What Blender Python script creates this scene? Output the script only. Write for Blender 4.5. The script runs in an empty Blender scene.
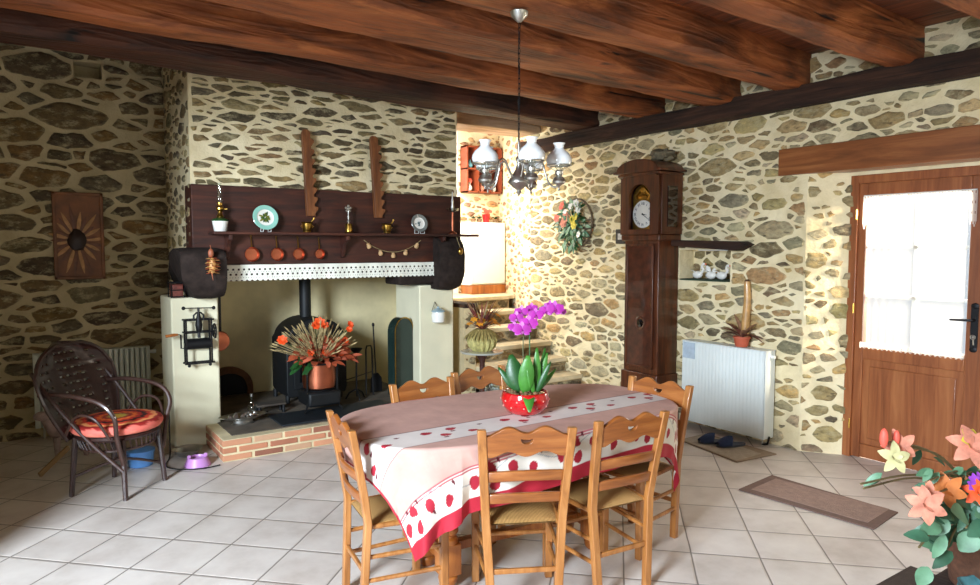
import bpy, math, random
import numpy as np
from mathutils import Vector, Matrix, noise as mn

random.seed(7)
PI = math.pi
SC = bpy.context.scene
COL = SC.collection
R = math.radians

# ------------------------------------------------------------------ camera
cam_d = bpy.data.cameras.new('camera')
cam = bpy.data.objects.new('camera', cam_d)
COL.objects.link(cam)
SC.camera = cam
cam_d.sensor_width = 36.0
cam_d.lens = 685.0 / 980.0 * 36.0
cam_d.clip_start = 0.05
cam.location = (0, 0, 1.55)
cam.rotation_euler = (R(90 - 3.85), 0, R(-34.5))

# ------------------------------------------------------------------ world, lights, exposure
w = bpy.data.worlds.new('daylight')
SC.world = w
w.use_nodes = True
bg = w.node_tree.nodes['Background']
bg.inputs[0].default_value = (0.80, 0.90, 1.0, 1)
bg.inputs[1].default_value = 0.7
SC.view_settings.view_transform = 'Standard'
SC.view_settings.look = 'None'
SC.view_settings.gamma = 1.0
SC.view_settings.use_curve_mapping = False
SC.view_settings.exposure = 0.12
SC.cycles.max_bounces = 8
SC.cycles.diffuse_bounces = 5
SC.cycles.glossy_bounces = 4
SC.cycles.transparent_max_bounces = 12
SC.cycles.sample_clamp_indirect = 6.0
SC.cycles.caustics_reflective = False
SC.cycles.caustics_refractive = False


def area(name, loc, target, sx, sy, watts, col):
    d = bpy.data.lights.new(name, 'AREA')
    d.shape = 'RECTANGLE'
    d.size, d.size_y, d.energy, d.color = sx, sy, watts, col
    o = bpy.data.objects.new(name, d)
    COL.objects.link(o)
    o.location = loc
    o.rotation_euler = (Vector(target) - Vector(loc)).to_track_quat('-Z', 'Y').to_euler()
    return o


area('daylight_garden_door', (-3.2, 0.2, 2.4), (0.9, 4.2, 0.4), 1.3, 1.6, 880, (0.76, 0.88, 1.0))
area('rear_fill_light', (2.3, -2.75, 1.35), (2.8, 3.0, 1.3), 2.6, 1.0, 26, (1.0, 0.91, 0.76))  # unseen fill lamp added behind the camera to brighten the room
area('daylight_front_door', (5.75, 2.0, 1.7), (4.6, 2.5, 1.0), 1.2, 1.3, 110, (1.0, 0.92, 0.78))
area('sunlight_through_front_door', (6.0, -0.1, 2.4), (4.93, 2.74, 1.3), 0.35, 0.35, 800, (1.0, 0.86, 0.66))
area('landing_fill_light', (3.72, 6.45, 2.3), (4.85, 7.2, 1.5), 0.4, 1.0, 60, (1.0, 0.95, 0.88))  # lamp added out of sight behind the chimney breast to brighten the landing


# ------------------------------------------------------------------ helpers
def C(r, g, b):
    def f(c):
        c /= 255.0
        return c / 12.92 if c <= 0.04045 else ((c + 0.055) / 1.055) ** 2.4
    return (f(r), f(g), f(b), 1.0)


class MB:
    """collects shapes, builds them as one mesh object"""

    def __init__(s):
        s.v, s.f, s.m, s.c = [], [], [], {}
        s.soft = False

    def add(s, vs, fs, mi=0, col=None):
        b = len(s.v)
        f0 = len(s.f)
        s.v.extend([tuple(p) for p in vs])
        for q in fs:
            s.f.append(tuple(b + i for i in q))
            s.m.append(mi)
            if col is not None:
                s.c[len(s.f) - 1] = col[len(s.f) - 1 - f0] if isinstance(col, list) else col
        return s

    def box(s, x0, x1, y0, y1, z0, z1, mi=0, M=None, col=None):
        vs = [Vector((x, y, z)) for x in (x0, x1) for y in (y0, y1) for z in (z0, z1)]
        if M is not None:
            vs = [M @ p for p in vs]
        return s.add(vs, [(0, 1, 3, 2), (4, 6, 7, 5), (0, 4, 5, 1), (2, 3, 7, 6), (0, 2, 6, 4), (1, 5, 7, 3)], mi, col)

    def bar(s, p0, p1, wd, dp, side=(0, 1, 0), w1=None, d1=None, mi=0):
        p0, p1 = Vector(p0), Vector(p1)
        t = (p1 - p0).normalized()
        a = Vector(side)
        a = (a - t * a.dot(t)).normalized()
        b = t.cross(a)
        w1 = wd if w1 is None else w1
        d1 = dp if d1 is None else d1
        vs = []
        for p, ww, dd in ((p0, wd, dp), (p1, w1, d1)):
            for i, j in ((-1, -1), (1, -1), (1, 1), (-1, 1)):
                vs.append(p + a * i * ww / 2 + b * j * dd / 2)
        return s.add(vs, [(3, 2, 1, 0), (4, 5, 6, 7), (0, 1, 5, 4), (1, 2, 6, 5), (2, 3, 7, 6), (3, 0, 4, 7)], mi)

    def tube(s, pts, r, n=8, closed=False, mi=0, caps=True):
        pts = [Vector(p) for p in pts]
        k = len(pts)
        rs = r if isinstance(r, (list, tuple)) else [r] * k
        vs, prev = [], None
        for i, p in enumerate(pts):
            if closed:
                t = pts[(i + 1) % k] - pts[i - 1]
            else:
                t = pts[min(i + 1, k - 1)] - pts[max(i - 1, 0)]
            t = t.normalized() if t.length > 1e-9 else Vector((0, 0, 1))
            if prev is None:
                prev = Vector((0, 0, 1)) if abs(t.z) < 0.9 else Vector((1, 0, 0))
            a = prev - t * prev.dot(t)
            if a.length < 1e-6:
                a = t.orthogonal()
            a.normalize()
            prev = a
            b = t.cross(a)
            for j in range(n):
                q = 2 * PI * j / n
                vs.append(p + (a * math.cos(q) + b * math.sin(q)) * rs[i])
        fs = []
        for i in range(k if closed else k - 1):
            i2 = (i + 1) % k
            for j in range(n):
                j2 = (j + 1) % n
                fs.append((i * n + j, i * n + j2, i2 * n + j2, i2 * n + j))
        if caps and not closed:
            fs.append(tuple(range(n - 1, -1, -1)))
            fs.append(tuple((k - 1) * n + j for j in range(n)))
        return s.add(vs, fs, mi)

    def lathe(s, prof, c=(0, 0, 0), n=24, mi=0, M=None, wob=None):
        """profile of (radius, height), turned about z at c"""
        vs, fs = [], []
        for r_, z_ in prof:
            for j in range(n):
                q = 2 * PI * j / n
                rr = r_ * (wob(q, z_) if wob else 1)
                p = Vector((rr * math.cos(q), rr * math.sin(q), z_))
                if M is not None:
                    p = M @ p
                vs.append(p + Vector(c))
        for i in range(len(prof) - 1):
            for j in range(n):
                j2 = (j + 1) % n
                fs.append((i * n + j, i * n + j2, (i + 1) * n + j2, (i + 1) * n + j))
        if prof[0][0] > 1e-5:
            fs.append(tuple(range(n - 1, -1, -1)))
        if prof[-1][0] > 1e-5:
            fs.append(tuple((len(prof) - 1) * n + j for j in range(n)))
        return s.add(vs, fs, mi)

    def ell(s, c, r, n=14, m=8, mi=0, M=None, wob=0.0):
        if not isinstance(r, (list, tuple)):
            r = (r, r, r)
        vs, fs = [], []
        for i in range(m + 1):
            a = PI * i / m
            for j in range(n):
                q = 2 * PI * j / n
                p = Vector((math.sin(a) * math.cos(q), math.sin(a) * math.sin(q), math.cos(a)))
                if wob:
                    p = p * (1 + wob * mn.noise(p * 2.3 + Vector(c) * 5))
                p = Vector((p.x * r[0], p.y * r[1], p.z * r[2]))
                if M is not None:
                    p = M @ p
                vs.append(p + Vector(c))
        for i in range(m):
            for j in range(n):
                j2 = (j + 1) % n
                fs.append((i * n + j, (i + 1) * n + j, (i + 1) * n + j2, i * n + j2))
        return s.add(vs, fs, mi)

    def sheet(s, fn, nu, nv, mi=0, skip=None):
        vs = [fn(i / nu, j / nv) for j in range(nv + 1) for i in range(nu + 1)]
        fs = []
        for j in range(nv):
            for i in range(nu):
                if skip and skip(i, j):
                    continue
                a = j * (nu + 1) + i
                fs.append((a, a + 1, a + nu + 2, a + nu + 1))
        return s.add(vs, fs, mi)

    def loft(s, pts, w_, d_, mi=0):
        vs = []
        for x, y, z in pts:
            for i, j in ((-1, -1), (1, -1), (1, 1), (-1, 1)):
                vs.append((x + i * w_ / 2, y + j * d_ / 2, z))
        n = len(pts)
        fs = [(3, 2, 1, 0), tuple((n - 1) * 4 + k for k in range(4))]
        for a in range(n - 1):
            for k in range(4):
                fs.append((a * 4 + k, a * 4 + (k + 1) % 4, (a + 1) * 4 + (k + 1) % 4, (a + 1) * 4 + k))
        return s.add(vs, fs, mi)

    def prism(s, outline, y0, y1, M=None, mi=0):
        """outline in (x, z), extruded along y"""
        n = len(outline)
        vs = [Vector((x, y0, z)) for x, z in outline] + [Vector((x, y1, z)) for x, z in outline]
        if M is not None:
            vs = [M @ p for p in vs]
        fs = [tuple(range(n)), tuple(range(2 * n - 1, n - 1, -1))]
        for i in range(n):
            j = (i + 1) % n
            fs.append((j, i, n + i, n + j))
        return s.add(vs, fs, mi)

    def leaf(s, base, d, up, ln, wd, droop=0.3, mi=0, fold=0.15, seg=5, tip=0.0, cup=0.0):
        base, d, up = Vector(base), Vector(d).normalized(), Vector(up)
        side = d.cross(up)
        if side.length < 1e-4:
            side = d.orthogonal()
        side.normalize()
        nrm = side.cross(d).normalized()
        vs = []
        s.soft = True
        for i in range(seg + 1):
            t = i / seg
            cpt = base + d * ln * t - nrm * droop * ln * t * t
            ww = wd / 2 * (math.sin(PI * min(1, 0.06 + t * 0.94 + 0.0)) ** 0.7 if 0 < i < seg else 0.12 + (tip if i == seg else 0))
            lift = nrm * ww * fold + nrm * cup * ln * math.sin(PI * t)
            vs += [cpt - side * ww + lift, cpt + nrm * 0.0, cpt + side * ww + lift]
        fs = []
        for i in range(seg):
            a = i * 3
            fs += [(a, a + 1, a + 4, a + 3), (a + 1, a + 2, a + 5, a + 4)]
        return s.add(vs, fs, mi)

    def flower(s, c, nrm, rad, n=5, wd=0.8, mi=0, mc=None, droop=0.2, rot=0.0):
        nrm = Vector(nrm).normalized()
        a = nrm.orthogonal().normalized()
        b = nrm.cross(a)
        for k in range(n):
            q = 2 * PI * k / n + rot
            d = a * math.cos(q) + b * math.sin(q) + nrm * 0.25
            s.leaf(c, d, nrm, rad, rad * wd, droop, mi, fold=0.1, seg=6)
        if mc is not None:
            s.ell(Vector(c) + nrm * rad * 0.1, rad * 0.17, 6, 4, mc)
        return s

    def build(s, name, mats, parent=None, smooth=True, bevel=0.0, loc=None, ang=38, solid=0.0, cols=None):
        inv = Matrix.Identity(4)
        if parent is not None:
            top = parent
            while top.parent:
                top = top.parent
            inv = (Matrix.Translation(top.location) @ Matrix.Rotation(top.rotation_euler.z, 4, 'Z')).inverted()
        elif loc is not None:
            inv = Matrix.Translation(-Vector(loc))
        me = bpy.data.meshes.new(name)
        me.from_pydata([tuple(inv @ Vector(p)) for p in s.v], [], s.f)
        if not isinstance(mats, (list, tuple)):
            mats = [mats]
        for m_ in mats:
            me.materials.append(m_)
        if len(mats) > 1:
            me.polygons.foreach_set('material_index', s.m)
        if s.c:
            at = me.color_attributes.new('Col', 'FLOAT_COLOR', 'CORNER')
            for pl in me.polygons:
                cc = s.c.get(pl.index, (0.5, 0.5, 0.5, 1))
                for n_, li in enumerate(pl.loop_indices):
                    at.data[li].color = cc[n_] if isinstance(cc[0], tuple) else cc
        if cols is not None:
            at = me.color_attributes.new('Col', 'FLOAT_COLOR', 'POINT')
            at.data.foreach_set('color', np.asarray(cols, dtype=np.float32).ravel())
        if smooth:
            me.polygons.foreach_set('use_smooth', [True] * len(me.polygons))
            me.set_sharp_from_angle(angle=R(85 if s.soft and ang < 85 else ang))
        me.update()
        o = bpy.data.objects.new(name, me)
        COL.objects.link(o)
        if parent is not None:
            o.parent = parent
        elif loc is not None:
            o.location = loc
        if solid:
            md = o.modifiers.new('thickness', 'SOLIDIFY')
            md.thickness = solid
            md.offset = 0
        if bevel:
            md = o.modifiers.new('edge', 'BEVEL')
            md.width = bevel
            md.segments = 2
            md.limit_method = 'ANGLE'
            md.angle_limit = R(40)
        return o


def outlines(name, loops, depth, mat, parent, M, bevel=0.0):
    """flat board from closed 2D outlines (holes cut out), thickness along local z, then placed by M"""
    cu = bpy.data.curves.new(name, 'CURVE')
    cu.dimensions = '2D'
    cu.fill_mode = 'BOTH'
    cu.extrude = depth / 2
    cu.bevel_depth = bevel
    cu.bevel_resolution = 1
    for lp in loops:
        sp = cu.splines.new('POLY')
        sp.points.add(len(lp) - 1)
        for i, (x, y) in enumerate(lp):
            sp.points[i].co = (x, y, 0, 1)
        sp.use_cyclic_u = True
    tmp = bpy.data.objects.new(name, cu)
    me = bpy.data.meshes.new_from_object(tmp)
    bpy.data.objects.remove(tmp)
    inv = Matrix.Identity(4)
    if parent is not None:
        top = parent
        while top.parent:
            top = top.parent
        inv = (Matrix.Translation(top.location) @ Matrix.Rotation(top.rotation_euler.z, 4, 'Z')).inverted()
    me.transform(inv @ M)
    me.materials.clear()
    me.materials.append(mat)
    o = bpy.data.objects.new(name, me)
    COL.objects.link(o)
    o.parent = parent
    return o


def text_mesh(name, s, size, mat, parent, M, depth=0.0006):
    cu = bpy.data.curves.new(name, 'FONT')
    cu.body = s
    cu.size = size
    cu.extrude = depth
    cu.align_x = 'CENTER'
    cu.align_y = 'CENTER'
    tmp = bpy.data.objects.new(name, cu)
    COL.objects.link(tmp)
    me = bpy.data.meshes.new_from_object(tmp)
    bpy.data.objects.remove(tmp)
    me.transform(M)
    return me


def tag(o, label=None, cat=None, group=None, kind=None):
    if label:
        o['label'] = label
    if cat:
        o['category'] = cat
    if group:
        o['group'] = group
    if kind:
        o['kind'] = kind
    return o


def thing(name, label, cat, loc=(0, 0, 0), rz=0.0, group=None):
    o = bpy.data.objects.new(name, None)
    o.empty_display_size = 0.1
    COL.objects.link(o)
    o.location = loc
    o.rotation_euler = (0, 0, rz)
    return tag(o, label, cat, group)


def kids(o):
    return [c for c in bpy.data.objects if c.parent == o]


def dup(root, loc, rz, label, group=None):
    def rec(o, par):
        c = o.copy()
        COL.objects.link(c)
        if par is not None:
            c.parent = par
        for ch in kids(o):
            rec(ch, c)
        return c
    r_ = rec(root, None)
    r_.location = loc
    r_.rotation_euler = (0, 0, rz)
    r_['label'] = label
    if group:
        r_['group'] = group
    return r_


# ------------------------------------------------------------------ materials
def base_mat(name):
    m = bpy.data.materials.new(name)
    m.use_nodes = True
    nt = m.node_tree
    return m, nt, nt.nodes['Principled BSDF'], nt.nodes, nt.links


def coords(nt, scale=(1, 1, 1), rot=(0, 0, 0), kind='Object'):
    tc = nt.nodes.new('ShaderNodeTexCoord')
    mp = nt.nodes.new('ShaderNodeMapping')
    mp.inputs['Scale'].default_value = scale
    mp.inputs['Rotation'].default_value = rot
    nt.links.new(tc.outputs[kind], mp.inputs[0])
    return mp.outputs[0]


def noise_node(nt, vec, scale, detail=4, rough=0.55, dist=0.0):
    n = nt.nodes.new('ShaderNodeTexNoise')
    n.inputs['Scale'].default_value = scale
    n.inputs['Detail'].default_value = detail
    n.inputs['Roughness'].default_value = rough
    n.inputs['Distortion'].default_value = dist
    nt.links.new(vec, n.inputs['Vector'])
    return n.outputs['Fac']


def ramp(nt, fac, stops):
    r_ = nt.nodes.new('ShaderNodeValToRGB')
    el = r_.color_ramp.elements
    while len(el) < len(stops):
        el.new(0.5)
    for e, (p, c) in zip(el, stops):
        e.position = p
        e.color = c
    nt.links.new(fac, r_.inputs[0])
    return r_.outputs[0]


def mix(nt, fac, a, b, mode='MIX'):
    m = nt.nodes.new('ShaderNodeMix')
    m.data_type = 'RGBA'
    m.blend_type = mode
    for sock, val in ((m.inputs[0], fac), (m.inputs[6], a), (m.inputs[7], b)):
        if hasattr(val, 'links'):
            nt.links.new(val, sock)
        else:
            sock.default_value = val
    return m.outputs[2]


def bump(nt, b, fac, strength, dist=0.01, prev=None):
    n = nt.nodes.new('ShaderNodeBump')
    n.inputs['Strength'].default_value = strength
    n.inputs['Distance'].default_value = dist
    nt.links.new(fac, n.inputs['Height'])
    if prev is not None:
        nt.links.new(prev, n.inputs['Normal'])
    nt.links.new(n.outputs[0], b.inputs['Normal'])
    return n.outputs[0]


def plain(name, col, rough=0.5, metal=0.0, var=0.12, vs=9.0, bmp=0.0, bs=60.0, spec=0.5, coat=0.0, sheen=0.0):
    m, nt, b, N, L = base_mat(name)
    v = coords(nt)
    f = noise_node(nt, v, vs, 4)
    dark = tuple(c * (1 - var) for c in col[:3]) + (1,)
    lite = tuple(min(1, c * (1 + var)) for c in col[:3]) + (1,)
    L.new(ramp(nt, f, [(0.3, dark), (0.7, lite)]), b.inputs['Base Color'])
    b.inputs['Roughness'].default_value = rough
    b.inputs['Metallic'].default_value = metal
    b.inputs['Specular IOR Level'].default_value = spec
    b.inputs['Coat Weight'].default_value = coat
    b.inputs['Sheen Weight'].default_value = sheen
    if bmp:
        bump(nt, b, noise_node(nt, v, bs, 5), bmp, 0.004)
    return m


def wood(name, dark, mid, lite, axis='z', scale=1.0, rough=0.5, bmp=0.15, cracks=0.0, stretch=10.0, coat=0.0, patch=None):
    m, nt, b, N, L = base_mat(name)
    sc = {'x': (1.0, stretch, stretch), 'y': (stretch, 1.0, stretch), 'z': (stretch, stretch, 1.0)}[axis]
    v = coords(nt, tuple(q * scale for q in sc))
    f = noise_node(nt, v, 2.2, 6, 0.62, 0.6)
    col = ramp(nt, f, [(0.30, dark), (0.5, mid), (0.70, lite)])
    v2 = coords(nt, (1, 1, 1))
    if patch is not None:
        f2 = noise_node(nt, v2, patch[0], 3)
        pr = ramp(nt, f2, [(0.45, (0, 0, 0, 1)), (0.68, (1, 1, 1, 1))])
        col = mix(nt, pr, col, patch[1])
    if cracks:
        v3 = coords(nt, tuple(q * scale * (0.5 if q < 2 else 1.6) for q in sc))
        fc = noise_node(nt, v3, 2.0, 3, 0.5, 1.2)
        cr = ramp(nt, fc, [(0.30, (1, 1, 1, 1)), (0.38, (0, 0, 0, 1))])
        col = mix(nt, cr, col, tuple(c * 0.25 for c in dark[:3]) + (1,))
    L.new(col, b.inputs['Base Color'])
    b.inputs['Roughness'].default_value = rough
    b.inputs['Coat Weight'].default_value = coat
    b.inputs['Coat Roughness'].default_value = 0.2
    p = bump(nt, b, f, bmp, 0.01)
    if cracks:
        p = bump(nt, b, fc, cracks, 0.03, p)
    return m


def stone_mat():
    m, nt, b, N, L = base_mat('rubble_stone')
    at = N.new('ShaderNodeAttribute')
    at.attribute_name = 'Col'
    v = coords(nt, (1, 1, 1.7))
    f = noise_node(nt, v, 14, 6, 0.65)
    col = mix(nt, 1.0, at.outputs[0], ramp(nt, f, [(0.28, (0.5, 0.48, 0.45, 1)), (0.52, (1.0, 1.0, 1.0, 1)), (0.75, (1.5, 1.42, 1.3, 1))]), 'MULTIPLY')
    f3 = noise_node(nt, coords(nt, (1, 1, 2.0)), 9, 6, 0.75)
    col = mix(nt, ramp(nt, f3, [(0.50, (0, 0, 0, 1)), (0.66, (0.8, 0.8, 0.8, 1))]), col, C(190, 178, 140))
    f4 = noise_node(nt, coords(nt, (1, 1, 3.0)), 11, 4, 0.6)
    col = mix(nt, ramp(nt, f4, [(0.30, (0.75, 0.75, 0.75, 1)), (0.42, (0, 0, 0, 1))]), col, C(66, 58, 46))
    L.new(col, b.inputs['Base Color'])
    b.inputs['Roughness'].default_value = 0.88
    p = bump(nt, b, f, 0.9, 0.03)
    bump(nt, b, noise_node(nt, v, 60, 4, 0.7), 0.3, 0.006, p)
    return m


def mortar_mat(name, a, c):
    m, nt, b, N, L = base_mat(name)
    v = coords(nt)
    f = noise_node(nt, v, 4, 6, 0.6)
    L.new(ramp(nt, f, [(0.3, a), (0.65, c)]), b.inputs['Base Color'])
    b.inputs['Roughness'].default_value = 0.92
    p = bump(nt, b, noise_node(nt, v, 9, 4, 0.6), 0.7, 0.03)
    bump(nt, b, noise_node(nt, v, 90, 4, 0.7), 0.35, 0.004, p)
    return m


STONE = stone_mat()
MORTAR = mortar_mat('lime_mortar', C(214, 196, 152), C(240, 226, 188))
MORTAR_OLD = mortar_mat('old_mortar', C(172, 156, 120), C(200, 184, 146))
PLASTER = plain('cream_plaster', C(222, 216, 186), 0.85, var=0.07, vs=3, bmp=0.25, bs=18)
PLASTER_SOOT = plain('sooty_plaster', C(224, 210, 166), 0.9, var=0.22, vs=2.2, bmp=0.25, bs=14)
WHITEWASH = plain('white_plaster', C(240, 236, 226), 0.85, var=0.04, vs=3)
BEAM = wood('old_oak_beam', C(54, 25, 11), C(128, 68, 32), C(190, 114, 62), 'x', 0.8, 0.65, 0.9, 1.0, 4.5, patch=(1.5, C(166, 92, 48)))
BEAM_DARK = wood('dark_wall_plate', C(26, 15, 9), C(50, 30, 19), C(76, 47, 31), 'y', 0.8, 0.95, 0.5, 0.5, 9)
BEAM_DEEP = wood('deep_brown_oak', C(26, 13, 8), C(58, 30, 18), C(92, 50, 30), 'x', 0.8, 0.7, 0.9, 1.0, 4.5, patch=(1.5, C(84, 44, 26)))  # darker browns than BEAM, for the beam along the chimney breast
PLANK = wood('ceiling_boards', C(58, 26, 14), C(112, 56, 30), C(140, 78, 46), 'y', 0.8, 0.6, 0.3, 0.3, 9)
OAK = wood('varnished_oak', C(112, 56, 16), C(158, 88, 32), C(186, 116, 52), 'z', 0.7, 0.38, 0.12, 0, 12, coat=0.3)
PALEWOOD = wood('pale_head_timber', C(130, 100, 76), C(176, 146, 116), C(206, 182, 156), 'x', 0.6, 0.5, 0.15, 0, 10)
OAK_Y = wood('varnished_oak_lintel', C(96, 52, 24), C(136, 80, 42), C(164, 106, 62), 'y', 0.5, 0.4, 0.15, 0, 12, coat=0.2)
DOORWOOD = wood('door_wood', C(116, 62, 32), C(148, 86, 48), C(168, 106, 62), 'z', 0.6, 0.4, 0.1, 0, 12, coat=0.25)
CHAIRWOOD = wood('chair_beech', C(132, 80, 36), C(164, 106, 52), C(184, 128, 74), 'z', 1.4, 0.35, 0.08, 0, 8, coat=0.35)
CHAIRSLAT = wood('chair_slat_wood', C(112, 60, 22), C(144, 82, 34), C(164, 102, 50), 'x', 1.4, 0.33, 0.08, 0, 8, coat=0.4)
MAHOG = wood('clock_walnut', C(40, 17, 7), C(78, 37, 16), C(104, 54, 26), 'z', 0.9, 0.4, 0.08, 0, 9, coat=0.25)
BURL = plain('burl_veneer', C(70, 31, 18), 0.3, var=0.55, vs=16, coat=0.5)
MANTEL = wood('mantel_dark_wood', C(30, 11, 6), C(60, 25, 13), C(82, 38, 20), 'x', 0.9, 0.6, 0.15, 0, 9, coat=0.0)
CORBEL = plain('dark_corbel', C(44, 35, 31), 0.9, var=0.4, vs=16, bmp=1.0, bs=26, spec=0.2)
RACKWOOD = wood('rack_wood', C(76, 40, 18), C(118, 68, 34), C(150, 94, 52), 'z', 1.2, 0.5, 0.2, 0, 9)
IRON = plain('black_iron', C(34, 34, 36), 0.5, 0.7, var=0.2)
SOOT = plain('black_stove_steel', C(22, 24, 26), 0.55, 0.4, var=0.2)
STEEL = plain('pewter', C(186, 184, 178), 0.36, 1.0, var=0.15)
BRASS = plain('brass', C(190, 150, 72), 0.28, 1.0, var=0.15)
COPPER = plain('copper', C(184, 108, 80), 0.38, 1.0, var=0.15)
WHITEMETAL = plain('white_enamel', C(226, 230, 226), 0.4, var=0.02)
RADWHITE = plain('radiator_white', C(206, 212, 202), 0.45, var=0.03)
OPAL = plain('opal_glass', C(236, 240, 242), 0.12, var=0.02, coat=0.6)
CERAMIC = plain('white_ceramic', C(236, 234, 226), 0.18, var=0.02, coat=0.5)
GREEN = plain('leaf_green', C(64, 122, 44), 0.4, var=0.25, vs=14)
DGREEN = plain('dark_leaf_green', C(34, 78, 34), 0.4, var=0.3, vs=12)
GGREEN = plain('grey_leaf_green', C(92, 134, 102), 0.5, var=0.3, vs=16)
MAGENTA = plain('orchid_magenta', C(156, 24, 140), 0.5, var=0.2, vs=30)
LILAC = plain('orchid_lilac', C(190, 92, 184), 0.5, var=0.15, vs=30)
ORANGE = plain('orange_petal', C(232, 84, 30), 0.6, var=0.25, vs=30)
RUST = plain('rust_leaf', C(156, 68, 36), 0.7, var=0.35, vs=24)
STRAW = plain('dried_grass', C(164, 144, 100), 0.8, var=0.25, vs=30)
SALMON = plain('salmon_petal', C(206, 132, 108), 0.7, var=0.35, vs=26)
PINKRED = plain('coral_petal', C(228, 92, 74), 0.6, var=0.2, vs=20)
YELLOW = plain('yellow_petal', C(218, 200, 70), 0.6, var=0.2, vs=20)
VIOLET = plain('violet_petal', C(150, 66, 190), 0.6, var=0.2, vs=20)
REDGLAZE = plain('red_glaze', C(184, 16, 22), 0.12, var=0.12, vs=10, coat=0.8)
TEAL = plain('teal_glaze', C(84, 140, 150), 0.2, var=0.35, vs=14, coat=0.6)
TERRA = plain('terracotta', C(190, 92, 64), 0.7, var=0.12)
EARTH = plain('potting_bark', C(120, 92, 62), 0.9, var=0.4, vs=40, bmp=0.8, bs=50)
BLACK = plain('black_plastic', C(18, 18, 20), 0.5, var=0.1)


def rush_mat():
    m, nt, b, N, L = base_mat('rush_weave')
    v = coords(nt)
    wv = N.new('ShaderNodeTexWave')
    wv.inputs['Scale'].default_value = 55
    wv.inputs['Distortion'].default_value = 1.5
    L.new(v, wv.inputs[0])
    L.new(ramp(nt, wv.outputs['Fac'], [(0.1, C(142, 100, 50)), (0.7, C(208, 162, 96))]), b.inputs['Base Color'])
    b.inputs['Roughness'].default_value = 0.7
    bump(nt, b, wv.outputs['Fac'], 0.6, 0.006)
    return m


RUSH = rush_mat()


def glass_mat(name, tint=(1, 1, 1, 1), refl=0.08):
    m = bpy.data.materials.new(name)
    m.use_nodes = True
    nt = m.node_tree
    nt.nodes.clear()
    o = nt.nodes.new('ShaderNodeOutputMaterial')
    t = nt.nodes.new('ShaderNodeBsdfTransparent')
    t.inputs[0].default_value = tint
    g = nt.nodes.new('ShaderNodeBsdfGlossy')
    g.inputs['Roughness'].default_value = 0.03
    mx = nt.nodes.new('ShaderNodeMixShader')
    lw = nt.nodes.new('ShaderNodeLayerWeight')
    lw.inputs[0].default_value = 0.25
    ma = nt.nodes.new('ShaderNodeMath')
    ma.operation = 'ADD'
    ma.inputs[1].default_value = refl
    nt.links.new(lw.outputs['Facing'], ma.inputs[0])
    mu = nt.nodes.new('ShaderNodeMath')
    mu.operation = 'MULTIPLY'
    mu.inputs[1].default_value = 0.6
    nt.links.new(ma.outputs[0], mu.inputs[0])
    nt.links.new(mu.outputs[0], mx.inputs[0])
    nt.links.new(t.outputs[0], mx.inputs[1])
    nt.links.new(g.outputs[0], mx.inputs[2])
    nt.links.new(mx.outputs[0], o.inputs[0])
    return m


GLASS = glass_mat('clear_glass')
GLASSG = glass_mat('thin_blown_glass', (0.86, 0.9, 0.88, 1), 0.18)


def sheer_mat(name, col, opac):
    m = bpy.data.materials.new(name)
    m.use_nodes = True
    nt = m.node_tree
    nt.nodes.clear()
    o = nt.nodes.new('ShaderNodeOutputMaterial')
    t = nt.nodes.new('ShaderNodeBsdfTransparent')
    d = nt.nodes.new('ShaderNodeBsdfDiffuse')
    d.inputs[0].default_value = col
    tr = nt.nodes.new('ShaderNodeBsdfTranslucent')
    tr.inputs[0].default_value = col
    m1 = nt.nodes.new('ShaderNodeMixShader')
    m1.inputs[0].default_value = 0.6
    nt.links.new(d.outputs[0], m1.inputs[1])
    nt.links.new(tr.outputs[0], m1.inputs[2])
    m2 = nt.nodes.new('ShaderNodeMixShader')
    m2.inputs[0].default_value = opac
    nt.links.new(t.outputs[0], m2.inputs[1])
    nt.links.new(m1.outputs[0], m2.inputs[2])
    nt.links.new(m2.outputs[0], o.inputs[0])
    return m


SHEER = sheer_mat('sheer_curtain', (0.95, 0.94, 0.9, 1), 0.22)
LACE = sheer_mat('lace_curtain', (0.95, 0.93, 0.88, 1), 0.85)


def attr_mat(name, rough=0.8, bmp=0.15, bs=300, weave=True):
    m, nt, b, N, L = base_mat(name)
    at = N.new('ShaderNodeAttribute')
    at.attribute_name = 'Col'
    v = coords(nt)
    f = noise_node(nt, v, 7, 5, 0.6)
    L.new(mix(nt, 1.0, at.outputs[0], ramp(nt, f, [(0.3, (0.9, 0.9, 0.9, 1)), (0.7, (1.06, 1.06, 1.06, 1))]), 'MULTIPLY'), b.inputs['Base Color'])
    b.inputs['Roughness'].default_value = rough
    bump(nt, b, noise_node(nt, v, bs, 3), bmp, 0.002)
    return m


CLOTH = attr_mat('printed_cotton', 0.75)
BRICKC = attr_mat('brick_faces', 0.85, 0.5, 70)
PAINTED = attr_mat('painted_surface', 0.3, 0.05)


# ------------------------------------------------------------------ rubble masonry: every stone is a low relief in its wall's mesh
def clip_half(poly, nx, ny, c):
    out = []
    n = len(poly)
    for i in range(n):
        a, b = poly[i], poly[(i + 1) % n]
        da = nx * a[0] + ny * a[1] - c
        db = nx * b[0] + ny * b[1] - c
        if da <= 0:
            out.append(a)
        if (da < 0 < db) or (db < 0 < da):
            t = da / (da - db)
            out.append((a[0] + (b[0] - a[0]) * t, a[1] + (b[1] - a[1]) * t))
    return out


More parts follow.
